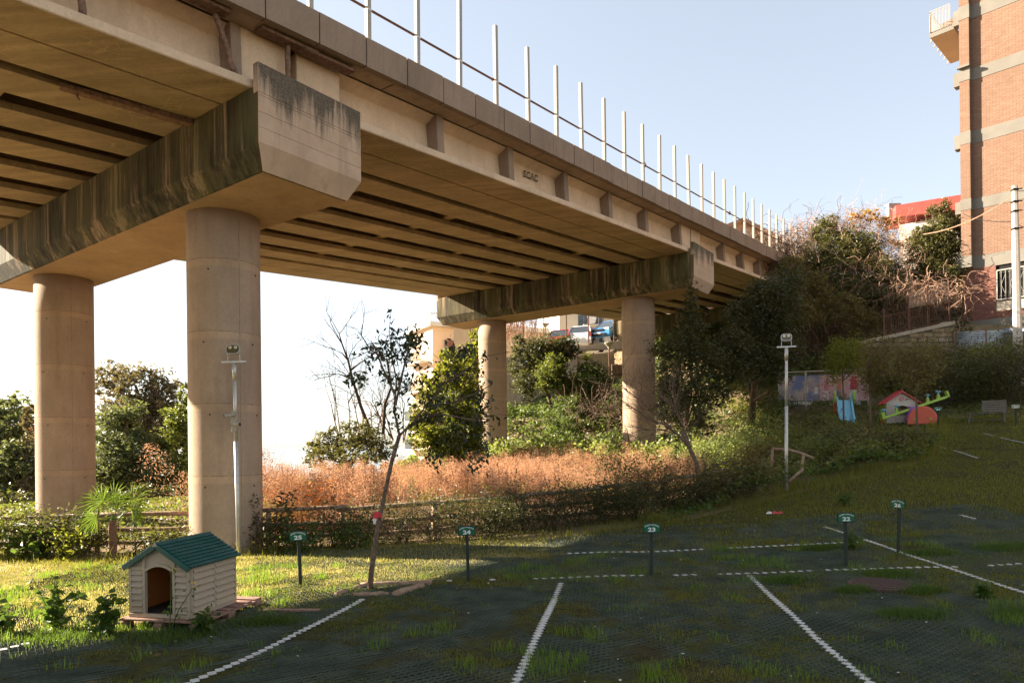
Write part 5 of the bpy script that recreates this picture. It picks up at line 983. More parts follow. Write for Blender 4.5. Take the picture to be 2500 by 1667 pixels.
# balcony on the hidden side: slab, soffit, white railing
bz = 21.42
mb = MB(); A = [WB(.30, -.05, bz-.22), WB(1.30, -.05, bz-.22), WB(1.30, -3.4, bz-.22), WB(.30, -3.4, bz-.22)]; mb.prism(A, [p+[0, 0, .2] for p in A]); bal = mb.build('balcony', m_slab, BB, world=True)
mb = MB(); mb.prism([WB(.30, -.03, bz-.24), WB(1.32, -.03, bz-.24), WB(1.32, -.03, bz+.02), WB(.30, -.03, bz+.02)], [WB(.30, -.06, bz-.24), WB(1.32, -.06, bz-.24), WB(1.32, -.06, bz+.02), WB(.30, -.06, bz+.02)]); mb.build('fascia', m_band, bal, world=True)
def railing(mb, a, b, h, n_, r=.012):
    a = np.array(a); b = np.array(b)
    mb.tube([a+[0, 0, h], b+[0, 0, h]], r*1.6, 5); mb.tube([a+[0, 0, .08], b+[0, 0, .08]], r, 4); mb.tube([a+[0, 0, h-.15], b+[0, 0, h-.15]], r, 4)
    for i in range(n_+1): p = a+(b-a)*i/n_; mb.tube([p, p+[0, 0, h]], r, 4)
mb = MB(); railing(mb, WB(.45, .0, bz), WB(1.3, .0, bz), 1.0, 14); railing(mb, WB(1.3, 0, bz), WB(1.3, -3.4, bz), 1.0, 26); mb.prism([WB(1.31, .02, bz), WB(1.31, -.25, bz), WB(1.31, -.25, bz+.9), WB(1.31, .02, bz+.9)], [WB(1.29, .02, bz), WB(1.29, -.25, bz), WB(1.29, -.25, bz+.9), WB(1.29, .02, bz+.9)]); mb.build('railing', m_white, bal, world=True)
mb = MB(); mb.hexa([WB(.4, -1.0, bz+.55), WB(1.1, -1.0, bz+.45), WB(1.1, -1.6, bz+.45), WB(.4, -1.6, bz+.55), WB(.4, -1.0, bz+.85), WB(1.1, -1.0, bz+.72), WB(1.1, -1.6, bz+.72), WB(.4, -1.6, bz+.85)]); t_ = mb.build('balcony_awning', m_timber, None); tag(t_, 'dark folded chair or blind behind the high balcony railing', 'blind')
for k in range(6): mb = MB(); mb.tube([WB(1.32, -.4-k*.55, bz-.10), WB(1.38, -.4-k*.55, bz-.30)], .03, 5); mb.build('drain_spout', m_white, bal, world=True)
# stone retaining wall with separate stones
wc = np.array([19.44, 30.0]); wl = np.array([15.6, 29.9]); 
m_stone = flat('tuff_block', (.22, .165, .095), .92, .3, 6, bump=.02); m_stone2 = flat('grey_block_stone', (.26, .22, .16), .92, .25, 6, bump=.02); m_mort = flat('wall_mortar', (.12, .095, .065), .95, .3, 8)
SW = thing('stone_wall', 'old stone retaining wall with concrete coping below the brick building', 'wall', (wc[0], wc[1], 4.6))
def stonewall(a, b, za0, za1, zb0, zb1, course=.21, blen=.5, seed=1, maxn=110):
    a = np.array(a, float); b = np.array(b, float); L = np.linalg.norm(b-a); d = (b-a)/L; n_ = np.array([d[1], -d[0]]); 
    if n_@a > 0: n_ = -n_
    P = lambda l, o_, z: np.array([*(a+d*l+n_*o_), z])
    mb = MB(); mb.hexa([P(0, -.5, za0), P(L, -.5, zb0), P(L, 0, zb0), P(0, 0, za0), P(0, -.5, za1), P(L, -.5, zb1), P(L, 0, zb1), P(0, 0, za1)]); mb.build('wall_core', m_mort, SW, world=True)
    rr = random.Random(seed); zlo = min(za0, zb0); z = zlo; cnt = 0; row = 0
    while z < max(za1, zb1):
        l = -rr.random()*blen; row += 1
        while l < L:
            w_ = blen*rr.uniform(.6, 1.3); l0, l1 = max(0, l+.012), min(L, l+w_-.012); lm = (l0+l1)/2/L
            zt = za1+(zb1-za1)*lm-.02; zbm = za0+(zb0-za0)*lm
            if l1-l0 > .08 and z+course*.7 < zt and z+course > zbm:
                t_ = min(z+course-.015, zt); o_ = rr.uniform(.02, .055); e = .012
                q = MB(); q.hexa([P(l0, -.05, z), P(l1, -.05, z), P(l1-e, o_, z+e), P(l0+e, o_, z+e), P(l0, -.05, t_), P(l1, -.05, t_), P(l1-e, o_, t_-e), P(l0+e, o_, t_-e)]); q.build('stone', m_stone if rr.random() < .75 else m_stone2, SW, world=True); cnt += 1
            l += w_
        z += course
    mb = MB(); mb.hexa([P(-.05, -.55, za1), P(L+.05, -.55, zb1), P(L+.05, .07, zb1), P(-.05, .07, za1), P(-.05, -.55, za1+.16), P(L+.05, -.55, zb1+.16), P(L+.05, .07, zb1+.16), P(-.05, .07, za1+.16)]); mb.build('coping', m_rough, SW, world=True, bevel=.01)
stonewall(wc, wl, 4.6, 6.85, 4.2, 6.05, seed=2)
stonewall(wc, wc+np.array([1.3, 2.0]), 6.0, 6.83, 6.6, 6.83, seed=3)
stonewall(wc+[0, -.02], wc+np.array([5.2, -4.4]), 4.6, 5.62, 4.4, 5.3, course=.2, blen=.42, seed=4)
# corrugated sheets above the lower wall
m_corr = flat('galvanised_corrugated', (.42, .45, .47), .45, .3, 4, metal=.5); m_corrd = flat('dark_corrugated', (.16, .165, .165), .6, .4, 4, metal=.3)
CF = thing('corrugated_fence', 'fence of patched horizontal corrugated metal sheets on the stone wall', 'fence', (*(wc+[.1, -.1]), 5.7))
cd_ = np.array([5.2, -4.4]); cd_ /= np.linalg.norm(cd_); cn = np.array([cd_[1], -cd_[0]]); cn = -cn if cn@wc > 0 else cn
for (l0, l1, zo, h, off, mt) in ((.10, 1.85, .0, .72, .03, m_corr), (1.8, 2.75, -.02, .62, .06, m_corrd), (2.6, 6.3, .02, .66, .04, m_corrd), (1.7, 6.3, .30, .48, .0, flat('blue_grey_corrugated', (.36, .42, .52), .5, .2, 5, metal=.3))):
    V = []; Fs = []; nz = 60
    for j, l in enumerate((l0, l1)):
        for i in range(nz+1): z = i/nz*h; p = wc+cd_*l+cn*(off+.014*math.sin(z/.075*2*math.pi)); V.append((p[0], p[1], 5.80-.062*l+zo+z+(.05*(l-l0) if mt is m_corrd else 0)))
    for i in range(nz): Fs.append((i, nz+1+i, nz+2+i, i+1))
    mb = MB(); mb.add(V, Fs); o = mb.build('corrugated_sheet', mt, CF, world=True, smooth=True); md = o.modifiers.new('s', 'SOLIDIFY'); md.thickness = .004
for l in (.05, 1.2, 2.4, 3.6, 4.8): p = wc+cd_*l+cn*.09; mb = MB(); mb.box((p[0], p[1], 6.15-.06*l), (.07 if l < .1 else .03, .05, .85)); mb.build('post', m_timber, CF, world=True)
# rusty terrace fence and trellis
TF = thing('rusty_fence', 'rusty iron terrace fence with a lattice screen on the stone wall corner', 'fence', (wc[0], wc[1]+.25, 7.0))
fa = wc+np.array([-.05, .2]); fb = fa+np.array([-2.9, -.03]); fc = wc+np.array([1.2, 2.1])
def fz(l): return 7.03-.25*l
def fline(a, b, z0a, z0b, h, step, r, par, nm):
    a = np.array(a); b = np.array(b); L = np.linalg.norm(b-a); n_ = int(L/step)
    for hh in (.04, h): q = MB(); q.tube([(a[0], a[1], z0a+hh), (b[0], b[1], z0b+hh)], .018, 4); q.build('rail', m_rust, par, world=True)
    for i in range(n_+1):
        p = a+(b-a)*i/n_; z = z0a+(z0b-z0a)*i/n_; q = MB(); q.tube([(p[0], p[1], z), (p[0], p[1], z+h)], r*(2.2 if i % 8 == 0 else 1), 4); q.build(nm, m_rust, par, world=True)
fline(fa, fb, 7.02, 6.42, .85, .105, .010, TF, 'bar')
for (a, z, h) in ((fa, 7.02, 1.95), (fa+(fb-fa)*.33, 6.82, 1.85), (fa+(fb-fa)*.62, 6.65, 1.7), (fc, 7.0, 1.9), (fb, 6.42, 1.2)): q = MB(); q.box((a[0], a[1], z+h/2), (.045, .045, h)); q.build('post', m_rust, TF, world=True)
q = MB(); q.tube([(fa[0], fa[1], 8.92), (fb[0], fb[1], 8.15)], .03, 4); q.tube([(fa[0], fa[1], 8.92), (fc[0], fc[1], 8.85)], .03, 4); q.build('rail', m_rust, TF, world=True)
q = MB(); a0 = fa; a1 = fa+(fb-fa)*.62
for i in range(26): z = i*.036; q.tube([(a0[0], a0[1]-.02, 7.98+z*.9), (a1[0], a1[1]-.02, 7.62+z*.78)], .006, 3)
for i in range(24): p = a0+(a1-a0)*i/23; q.tube([(p[0], p[1]-.02, 7.95-.35*i/23), (p[0], p[1]-.02, 8.82-.50*i/23)], .005, 3)
q.build('lattice_screen', flat('pale_lattice_wood', (.36, .25, .18), .8, .3), TF, world=True, kind='stuff')
q = MB(); q.hexa([(fa[0]+.03, fa[1], 7.0), (fc[0], fc[1], 7.0), (fc[0]+.02, fc[1]+.02, 7.0), (fa[0]+.05, fa[1]+.02, 7.0), (fa[0]+.03, fa[1], 7.8), (fc[0], fc[1], 7.8), (fc[0]+.02, fc[1]+.02, 7.8), (fa[0]+.05, fa[1]+.02, 7.8)]); q.build('side_panel', m_rust, TF, world=True)
# utility pole and wires
T = thing('utility_pole', 'pale concrete utility pole with wires in front of the brick building', 'utility pole', (18.82, 25.4, 3.6))
mb = MB(); mb.tube([(18.87, 25.4, 3.4), (18.80, 25.4, 11.2)], [.17, .10], 8); mb.build('pole', flat('pole_concrete', (.52, .45, .37), .8, .1, 6), T, world=True)
for z in (11.05, 10.6, 10.25, 9.6): mb = MB(); mb.tube([(18.80, 25.4, z-.03), (18.80, 25.4, z+.03)], .125, 8); mb.box((18.80, 25.25, z), (.34, .04, .03)); mb.build('wire_bracket', m_dark, T, world=True)
def wire(lab, a, b, sag, r=.014, mat=None):
    a = np.array(a); b = np.array(b); mb = MB(); mb.tube([a+(b-a)*t-[0, 0, 4*sag*t*(1-t)] for t in np.linspace(0, 1, 16)], r, 4); tag(mb.build('cable', mat or m_vine, None), lab, 'cable', 'overhead cables at the utility pole')
wire('pale cable running from the pole down into the holly tree', (18.7, 25.4, 10.8), at(2255, 572, 31), .25, .02); wire('thin dark cable sagging across the brick wall', at(2350, 522, 30.5), (18.85, 25.4, 9.9), .15, .012, m_dark); wire('cable leaving the pole to the right', (18.85, 25.4, 9.8), at(2620, 590, 25), .1, .012, m_dark); wire('upper cable leaving the pole to the right', (18.85, 25.4, 11), at(2650, 430, 25), .1, .014)
# houses behind the thicket
def simple_box(name, par, a, b, depth, z0, z1, mat):         # a,b: facade ends (x,y)
    a = np.array(a); b = np.array(b); d = (b-a)/np.linalg.norm(b-a); n_ = np.array([-d[1], d[0]]); n_ = -n_ if n_@a < 0 else n_
    c = [(*a, z0), (*b, z0), (*(b+n_*depth), z0), (*(a+n_*depth), z0)]; mb = MB(); mb.hexa([*c, *[(x, y, z1) for x, y, _ in c]]); return mb.build(name, mat, par, world=True)
m_red = flat('red_fascia', (.36, .065, .05), .6, .08, 2); m_plas = flat('pale_plaster', (.62, .55, .46), .9, .08, 1.5)
H1 = thing('red_roofed_house', 'pale house with a bright red roof edge behind the hill thicket', 'house', (28, 50, 11.5))
p0 = at(2182, 520, 50); p1 = at(2352, 500, 47)
simple_box('wall', H1, (p0[0]+.4, p0[1]), (p1[0]+1.5, p1[1]), 8, 11.5, 17.55, m_plas)
mb = MB(); mb.hexa([p0+[0, -.3, -.40], p1+[1, -.3, -.25], p1+[1.5, 3, -.2], p0+[1, 3, -.35], p0+[0, -.3, .45], p1+[1, -.3, .80], p1+[1.5, 3, .85], p0+[1, 3, .5]]); mb.build('roof', m_red, H1, world=True)
mb = MB(); c = at(2200, 500, 50); mb.box(c+[0, 1, -.1], (.9, .4, 1.0)); ac = mb.build('air_conditioner', m_white, None); tag(ac, 'white outdoor air conditioner unit on the red roof', 'air conditioner'); 
mb = MB(); mb.box(at(2336, 545, 48), (2.2, .2, .9)); mb.build('window', m_dark, H1, world=True)
H2 = thing('brown_house', 'small brown and white gabled house seen between the railing posts', 'house', (17, 58, 11)); a = at(1775, 600, 60); 
mb = MB(); e = [at(1775, 600, 60), at(1905, 600, 60)]; zt = at(1815, 535, 60)[2]; 
mb.prism([(e[0][0], 60, 10), (e[1][0], 60, 10), (e[1][0], 60, at(1905, 590, 60)[2]), (at(1815, 535, 60)[0], 60, zt), (e[0][0], 60, at(1775, 552, 60)[2])], [(e[0][0], 66, 10), (e[1][0], 66, 10), (e[1][0], 66, at(1905, 590, 60)[2]), (at(1815, 535, 60)[0], 66, zt), (e[0][0], 66, at(1775, 552, 60)[2])]); mb.build('wall', flat('ochre_brown_render', (.42, .26, .15), .9, .2, 1), H2, world=True)
mb = MB(); mb.hexa([at(1765, 560, 59.6), at(1815, 540, 59.6), at(1815, 540, 59.6)+[0, 7, 0], at(1765, 560, 59.6)+[0, 7, 0], at(1765, 551, 59.6), at(1815, 531, 59.6), at(1815, 531, 59.6)+[0, 7, 0], at(1765, 551, 59.6)+[0, 7, 0]]); mb.hexa([at(1815, 540, 59.6), at(1912, 590, 59.6), at(1912, 590, 59.6)+[0, 7, 0], at(1815, 540, 59.6)+[0, 7, 0], at(1815, 530, 59.6), at(1912, 580, 59.6), at(1912, 580, 59.6)+[0, 7, 0], at(1815, 530, 59.6)+[0, 7, 0]]); mb.build('roof', flat('roof_edge', (.30, .18, .11), .8), H2, world=True)
for u, v in ((1820, 575), (1868, 590)): mb = MB(); mb.box(at(u, v, 59.9), (.55, .12, 1.1)); mb.build('window', m_white, H2, world=True)
# ================================================================== upper street under the bridge: terrace wall, cars, flats
TW = thing('terrace_wall', 'weathered pale terrace wall with garage openings carrying the upper street', 'wall', (3, 45, 4))
def seg(u0, u1, v0t, v1t, z0, Y0, Y1, nm, mat, depth=.4, par=TW):
    a = at(u0, v0t, Y0); b = at(u1, v1t, Y1); mb = MB(); mb.hexa([(a[0], a[1], z0), (b[0], b[1], z0), (b[0], b[1]+depth, z0), (a[0], a[1]+depth, z0), a, b, b+[0, depth, 0], a+[0, depth, 0]]); return mb.build(nm, mat, par, world=True)
seg(1140, 1196, 898, 888, 6.95, 45, 45, 'parapet', m_rough); seg(1300, 1545, 868, 826, 7.95, 45, 44, 'parapet', m_rough)
a = at(1300, 868, 45); b = at(1560, 826, 44)
simple_box('wall', TW, (at(1140, 900, 45)[0], 45.3), (at(1345, 900, 45)[0], 45.3), 1, 2.5, 7.6, m_rough); simple_box('wall', TW, (at(1345, 900, 45)[0], 45.25), (at(1395, 900, 45)[0], 45.25), 1, 2.5, 7.9, m_plas); simple_box('wall', TW, (at(1395, 900, 45)[0], 47), (12, 47), .4, 2.5, 8.0, m_plas)
mb = MB(); x0_, x1_ = at(1155, 900, 45)[0], at(1340, 900, 45)[0]
for u0, u1, v0, v1 in ((1156, 1186, 908, 950), (1388, 1408, 868, 915)):
    q = MB(); A = at(u0, v0, 45.2); Bb = at(u1, v1, 45.2); q.box(((A[0]+Bb[0])/2, 45.26, (A[2]+Bb[2])/2), (Bb[0]-A[0], .12, A[2]-Bb[2])); gt = q.build('gate', m_dark if u0 > 1300 else m_plas, TW, world=True)
    for x in np.linspace(A[0], Bb[0], 9): r_ = MB(); r_.tube([(x, 45.17, Bb[2]), (x, 45.17, A[2])], .022, 4); r_.build('bar', m_rust if u0 < 1300 else m_plas, gt, world=True)
q = MB(); A = at(1462, 875, 46.8); Bb = at(1482, 925, 46.8); q.box(((A[0]+Bb[0])/2, 46.9, (A[2]+Bb[2])/2), (Bb[0]-A[0], .3, A[2]-Bb[2])); q.build('doorway', m_dark, TW, world=True)
street = seg(1100, 1700, 905, 835, 3.0, 45.4, 45.4, 'upper_street', m_rough, 30, None); street.name = 'upper_street'; street['kind'] = 'structure'; street['label'] = 'upper street level behind the terrace wall'
RF = thing('reed_fence', 'tall brown reed screen fence below the terrace by the second pier', 'fence', at(1500, 980, 43)); 
q = MB(); A = at(1494, 890, 43); Bb = at(1550, 985, 43); q.box(((A[0]+Bb[0])/2, 43, (A[2]+Bb[2])/2), (Bb[0]-A[0], .03, A[2]-Bb[2])); q.build('screen', flat('dry_reed', (.17, .115, .07), .9, .3), RF, world=True)
for x in np.linspace(A[0], Bb[0], 22): q = MB(); q.tube([(x, 42.95, Bb[2]), (x+rng.normal(0, .01), 42.95, A[2]+rng.normal(0, .05))], .03, 4); q.build('reed', m_timber, RF, world=True)
for v in (915, 955): q = MB(); q.tube([at(1494, v, 42.9), at(1550, v-2, 42.9)], .03, 4); q.build('rail', m_dark, RF, world=True)
for i, (u, v1, Y) in enumerate(((1148, 890, 44.8), (1277, 860, 44.8), (1328, 862, 44.8), (1383, 855, 44.8), (1437, 845, 44.7), (1499, 832, 44.6))):
    mb = MB(); mb.tube([at(u, v1+12, Y), at(u-1, 700, Y)], .05, 6); tag(mb.build('net_post', m_rust, None), ['leftmost', 'second', 'third', 'fourth', 'fifth', 'rightmost'][i]+' of the six thin rusty posts on the terrace edge', 'post', 'thin rusty posts on the terrace edge')
for (u, v0, v1, Y, lab) in ((1488, 842, 985, 42, 'rusty street lamp with a cone shade in front of the reed fence'), (1333, 794, 850, 52, 'street lamp with a glass lantern seen under the second cap')):
    T = thing('street_lamp', lab, 'lamp post', at(u, v1, Y)); mb = MB(); mb.tube([at(u, v1, Y), at(u-1, v0+6, Y)], .05, 6); mb.build('pole', m_rust, T, world=True); mb = MB(); c = at(u-1, v0, Y); mb.lathe([(.06, -.25), (.1, -.12), (.32, .10), (.30, .14), (.05, .18)], c, 10); mb.build('lamp_shade', m_rough, T, world=True)
# flats
def flats(nm, lab, corner, dR, dL, wR, wL, z0, z1, mat, mat2, floors, z_first, fh, balc=True):
    T = thing(nm, lab, 'building', (*corner, z0)); c = np.array(corner, float); dR = np.array(dR, float); dR /= np.linalg.norm(dR); dL = np.array(dL, float); dL /= np.linalg.norm(dL)
    A = [c, c+dR*wR, c+dR*wR+dL*wL, c+dL*wL]; mb = MB(); mb.hexa([(*p, z0) for p in A]+[(*p, z1) for p in A]); mb.build('wall', mat, T, world=True)
    e = .5; A2 = [c-dR*e-dL*e, c+dR*wR-dL*e, c+dR*wR+dL*(wL+e), c-dR*e+dL*(wL+e)]; mb = MB(); mb.hexa([(*p, z1) for p in A2]+[(*p, z1+.35) for p in A2]); mb.build('roof_slab', mat2, T, world=True)
    mb = MB(); A3 = [c-dR*.3-dL*.3, c+dR*wR-dL*.3, c+dR*wR+dL*wL, c-dR*.3+dL*wL]
    for p, q in ((A3[0], A3[1]), (A3[0], A3[3])): railing(mb, (*p, z1+.35), (*q, z1+.35), 1.0, 26, .03)
    mb.build('roof_railing', mat2, T, world=True, kind='stuff')
    for f in range(floors):
        z = z_first-f*fh
        for l in np.arange(1.8, wR-1, 3.4):
            for (d, n_, on) in ((dR, -dL, True),):
                p = c+d*l+n_*.02; up = [d[0], d[1]]; mb = MB(); ang = math.atan2(d[1], d[0]); mb.box((*p, z+1.05), (1.15, .14, 2.1), Rz(ang)); w_ = mb.build('window', m_gloss, T, world=True)
                q = MB(); q.box((*(p+n_*.05), z+1.75), (1.1, .1, .7), Rz(ang)); q.build('shutter', flat('brown_shutter', (.20, .09, .06), .6), w_, world=True)
                q = MB()
                for s_ in (-.6, .6): q.box((*(p+n_*.05+d*s_), z+1.05), (.08, .12, 2.1), Rz(ang))
                q.build('frame', mat2, w_, world=True)
        if balc:
            ang = math.atan2(dR[1], dR[0]); a = c+dR*.8-dL*.6; b = c+dR*(wR-.5)-dL*.6; mb = MB(); mb.box((*((a+b)/2), z-.1), (wR-1.3, 1.2, .18), Rz(ang)); bl = mb.build('balcony', mat2, T, world=True)
            q = MB(); railing(q, (*(a-dL*.55), z), (*(b-dL*.55), z), 1.0, int(wR*5), .018); q.build('railing', m_dark, bl, world=True, kind='stuff')
            a = c+dL*1-dR*.5; b = c+dL*(wL-.5)-dR*.5; ang = math.atan2(dL[1], dL[0]); mb = MB(); mb.box((*((a+b)/2), z-.1), (wL-1.5, 1.0, .18), Rz(ang)); bl = mb.build('balcony', mat2, T, world=True)
            q = MB(); railing(q, (*(a-dR*.45), z), (*(b-dR*.45), z), 1.0, int(wL*5), .018); q.build('railing', m_dark, bl, world=True, kind='stuff')
    return T
m_peach = flat('peach_render', (.62, .45, .30), .9, .06, .6); m_trim = flat('pale_grey_trim', (.50, .47, .41), .85, .08, 2)
AB = flats('apartment_block', 'peach apartment block with balconies under the left end of the second cap', at(1056, 800, 70)[:2], (.86, .5), (-.5, .86), 15, 6, -2, 14.0, m_peach, m_trim, 5, 10.6, 3.05)
for (l, z) in ((3.7, 11.4), (4.4, 8.2), (2.4, 5.4)): c = at(1056, 800, 70)[:2]+np.array([.86, .5])*l+np.array([.43, -.74])*.35; mb = MB(); mb.box((*c, z), (.8, .35, .6), Rz(.53)); mb.lathe([(.2, -.19), (.2, -.18)], (c[0], c[1], z), 10) if False else None; mb.build('air_conditioner', m_white, AB, world=True)
CBd = thing('cream_house', 'cream house front with a window and laundry balcony under the bridge', 'house', at(1370, 840, 58)); xa = at(1366, 800, 58)[0]; xb = 16
simple_box('wall', CBd, (xa, 58), (xb, 60), 9, 7.5, 17.5, flat('cream_wall', (.62, .54, .40), .9, .05, .7))
for (u, v, w_, h_) in ((1425, 784, .95, 1.05), (1425, 818, .95, 1.05), (1462, 780, .7, 1.5), (1462, 812, .9, 1.3), (1495, 806, 1.0, 1.0)):
    c = at(u, v, 58.25); c[1] = 58+(c[0]-xa)*.17-.02; mb = MB(); mb.box(c, (w_+.24, .12, h_+.24)); fr = mb.build('window_frame', flat('olive_frame', (.42, .36, .2), .8), CBd, world=True); mb = MB(); mb.box(c+[0, -.05, 0], (w_, .08, h_)); mb.build('pane', m_gloss, fr, world=True); mb = MB(); mb.box(c+[0, -.09, 0], (.06, .05, h_)); mb.build('mullion', m_white, fr, world=True)
c = at(1458, 796, 57.2); mb = MB(); mb.box(c, (2.4, 1.2, .14)); bl = mb.build('balcony', m_trim, CBd, world=True); mb = MB(); railing(mb, c+[-1.2, -.55, .07], c+[1.2, -.55, .07], .9, 16, .016); mb.build('railing', m_dark, bl, world=True, kind='stuff')
mb = MB(); mb.hexa([c+[-.9, -.62, .75], c+[-.1, -.62, .7], c+[-.1, -.6, .7], c+[-.9, -.6, .75], c+[-.75, -.62, .1], c+[-.25, -.62, .15], c+[-.25, -.6, .15], c+[-.75, -.6, .1]][::-1]); tag(mb.build('laundry', flat('white_cloth', (.7, .68, .66), .9), None), 'white laundry hanging on the cream house balcony', 'laundry')
LH = thing('low_house', 'long low ochre building behind the terrace under the second cap', 'house', at(1280, 850, 62)); a = at(1215, 808, 62); b = at(1368, 822, 62)
mb = MB(); mb.hexa([(a[0]-4, 62, 6), (b[0]+1, 62, 6), (b[0]+1, 68, 6), (a[0]-4, 68, 6), (a[0]-4, 62, a[2]+.6), (b[0]+1, 62, b[2]+.2), (b[0]+1, 68, b[2]+.2), (a[0]-4, 68, a[2]+.6)]); mb.build('wall', flat('ochre_render', (.50, .38, .24), .9, .15, .5), LH, world=True)
mb = MB(); mb.hexa([(a[0]-4, 61.8, a[2]+.5), (b[0]+1, 61.8, b[2]+.1), (b[0]+1, 62.4, b[2]+.1), (a[0]-4, 62.4, a[2]+.5), (a[0]-4, 61.8, a[2]+1.0), (b[0]+1, 61.8, b[2]+.5), (b[0]+1, 62.4, b[2]+.5), (a[0]-4, 62.4, a[2]+1.0)]); mb.build('roof_edge', m_trim, LH, world=True)
vines('bare pale saplings in front of the low ochre building', [(1250, 820, 50, 14, 18), (1225, 830, 50, 14, 18), (1290, 840, 50, 15, 12)], 130, 2.2, .02, m_vine, 'bare_saplings', droop=-1.2)
# small house in the valley
VH = thing('valley_house', 'small house with a red roof among the trees at the far left', 'house', at(45, 1090, 58)); a = at(20, 1085, 58); b = at(95, 1085, 58)
mb = MB(); mb.box(((a[0]+b[0])/2, 60, a[2]+.2), (b[0]-a[0], 4, 1.9)); mb.build('wall', m_peach, VH, world=True); mb = MB(); mb.box(((a[0]+b[0])/2, 59.8, a[2]+1.35), (b[0]-a[0]+.8, 5, .35)); mb.build('roof', flat('terracotta_roof', (.40, .09, .05), .8), VH, world=True)
for x in (-.9, .1): mb = MB(); mb.box((a[0]+1.6+x, 57.95, a[2]+.2), (.75, .12, .9)); mb.build('window', m_gloss, VH, world=True)
# ---------------------------------------------------------------- cars
def car(lab, c, rz, body, kind='hatch'):
    T = thing('parked_car', lab, 'car', c, rz, 'cars parked on the upper street'); suv = kind == 'suv'; L, Wd, Hc = (4.3, 1.85, 1.66) if suv else (4.0, 1.72, 1.50); m_b = flat('car_paint', body, .25, .03, spec=.6)
    sh = [(-L/2, .45), (-L/2+.03, .78), (-L/2+.12, .98), (L/2-1.05, 1.02 if suv else .95), (L/2-.25, .90 if suv else .78), (L/2-.02, .70), (L/2, .42), (L/2-.1, .25), (-L/2+.1, .25)]
    mb = MB(); n_ = len(sh); secs = [(-Wd/2+.06, .93), (-Wd/2, 1.0), (Wd/2, 1.0), (Wd/2-.06, .93)]; vs = []
    for yy, k in secs: vs += [(x*(.985 if k < 1 else 1), yy, .25+(z-.25)*(k)) for x, z in sh]
    fs = [tuple(range(n_))[::-1], tuple(range(3*n_, 4*n_))]
    for i in range(3):
        for j in range(n_): fs.append((i*n_+j, i*n_+(j+1) % n_, (i+1)*n_+(j+1) % n_, (i+1)*n_+j))
    mb.add(vs, fs); bd = mb.build('body', m_b, T, bevel=.04)
    z0 = .97 if suv else .93; b0, b1, t0, t1 = -L/2+.14, L/2-1.15, -L/2+.45, L/2-1.95; wi = Wd/2-.05; wt = Wd/2-.25
    mb = MB(); mb.hexa([(b0, -wi, z0), (b1, -wi, z0), (b1, wi, z0), (b0, wi, z0), (t0, -wt, Hc-.06), (t1, -wt, Hc-.06), (t1, wt, Hc-.06), (t0, wt, Hc-.06)]); mb.build('windows', m_gloss, T, bevel=.05)
    mb = MB(); mb.hexa([(t0-.04, -wt-.02, Hc-.07), (t1+.05, -wt-.02, Hc-.07), (t1+.05, wt+.02, Hc-.07), (t0-.04, wt+.02, Hc-.07), (t0+.1, -wt+.08, Hc), (t1-.1, -wt+.08, Hc), (t1-.1, wt-.08, Hc), (t0+.1, wt-.08, Hc)]); mb.build('roof', m_b, T, bevel=.02)
    mb = MB()
    for sy in (-1, 1):
        for (xb_, xt_) in ((b0, t0), (b1, t1), ((b0+b1)/2-.1, (t0+t1)/2-.1)): mb.tube([(xb_, sy*(wi+.0), z0), (xt_, sy*(wt+.0), Hc-.06)], .045, 4)
    mb.build('roof_pillar', m_b, T)
    for x in (-L/2+.75, L/2-.8):
        for sy in (-1, 1):
            q = MB(); q.tube([(x, sy*(Wd/2-.22), .32), (x, sy*(Wd/2+.01), .32)], .32, 18); w_ = q.build('wheel', m_dark, T); q = MB(); q.tube([(x, sy*(Wd/2-.05), .32), (x, sy*(Wd/2+.02), .32)], .19, 12); q.build('rim', m_galv, w_)
    for sy in (-1, 1):
        q = MB(); q.box((L/2-.12, sy*(Wd/2-.28), .80 if suv else .70), (.16, .42, .15)); q.build('headlight', m_galv, T, bevel=.02); q = MB(); q.box((-L/2+.06, sy*(Wd/2-.12), .86), (.12, .22, .34)); q.build('tail_light', m_red, T, bevel=.02)
    q = MB(); q.box((L/2-.01, 0, .72 if suv else .5), (.08, .95, .14)); q.box((L/2, 0, .42), (.08, 1.3, .16)); q.build('grille', m_dark, T); q = MB(); q.box((L/2+.03, 0, .5), (.02, .5, .11)); q.box((-L/2-.01, 0, .6), (.02, .5, .11)); q.build('number_plate', m_swhite, T)
    return T
car('blue SUV parked on the upper street, facing out, behind the rightmost post', at(1495, 829, 47.5)-[0, 0, .35], -2.2, (.05, .22, .50), 'suv')
car('silver-white hatchback parked on the upper street seen from behind', at(1432, 842, 47.8)-[0, 0, .40], 1.2, (.62, .64, .66))
car('dark red car mostly hidden behind the silver hatchback', at(1384, 850, 48.5)-[0, 0, .40], 1.2, (.32, .02, .02))
# ================================================================== playground
pg1 = np.array([11.7, 27.6]); pg2 = np.array([14.1, 26.2])
a = gr(1903, 1003); b = gr(2121, 1006)
BF = thing('mesh_fence', 'pale wire mesh fence panel behind the slide', 'fence', (a[0], a[1], a[2])); zt = lambda t: a[2]+(b[2]-a[2])*t
P = lambda t, h, o_=0: np.array([a[0]+(b[0]-a[0])*t, a[1]+(b[1]-a[1])*t+o_, zt(t)+h])
for t_ in (0, .33, .67, 1): q = MB(); q.box(P(t_, .82), (.09 if t_ == 0 else .05, .06, 1.75)); q.build('post', m_white, BF, world=True)
q = MB(); q.tube([P(-.01, 1.68), P(1.0, 1.62)], .028, 6); q.build('top_rail', m_rough, BF, world=True)
q = MB()
for i in range(100): q.tube([P(i/99, .02, -.03), P(i/99, 1.58, -.03)], .002, 3)
for h in np.arange(.05, 1.6, .2): q.tube([P(0, h, -.03), P(1, h, -.03)], .002, 3)
q.build('wire_mesh', m_white, BF, world=True, kind='stuff')
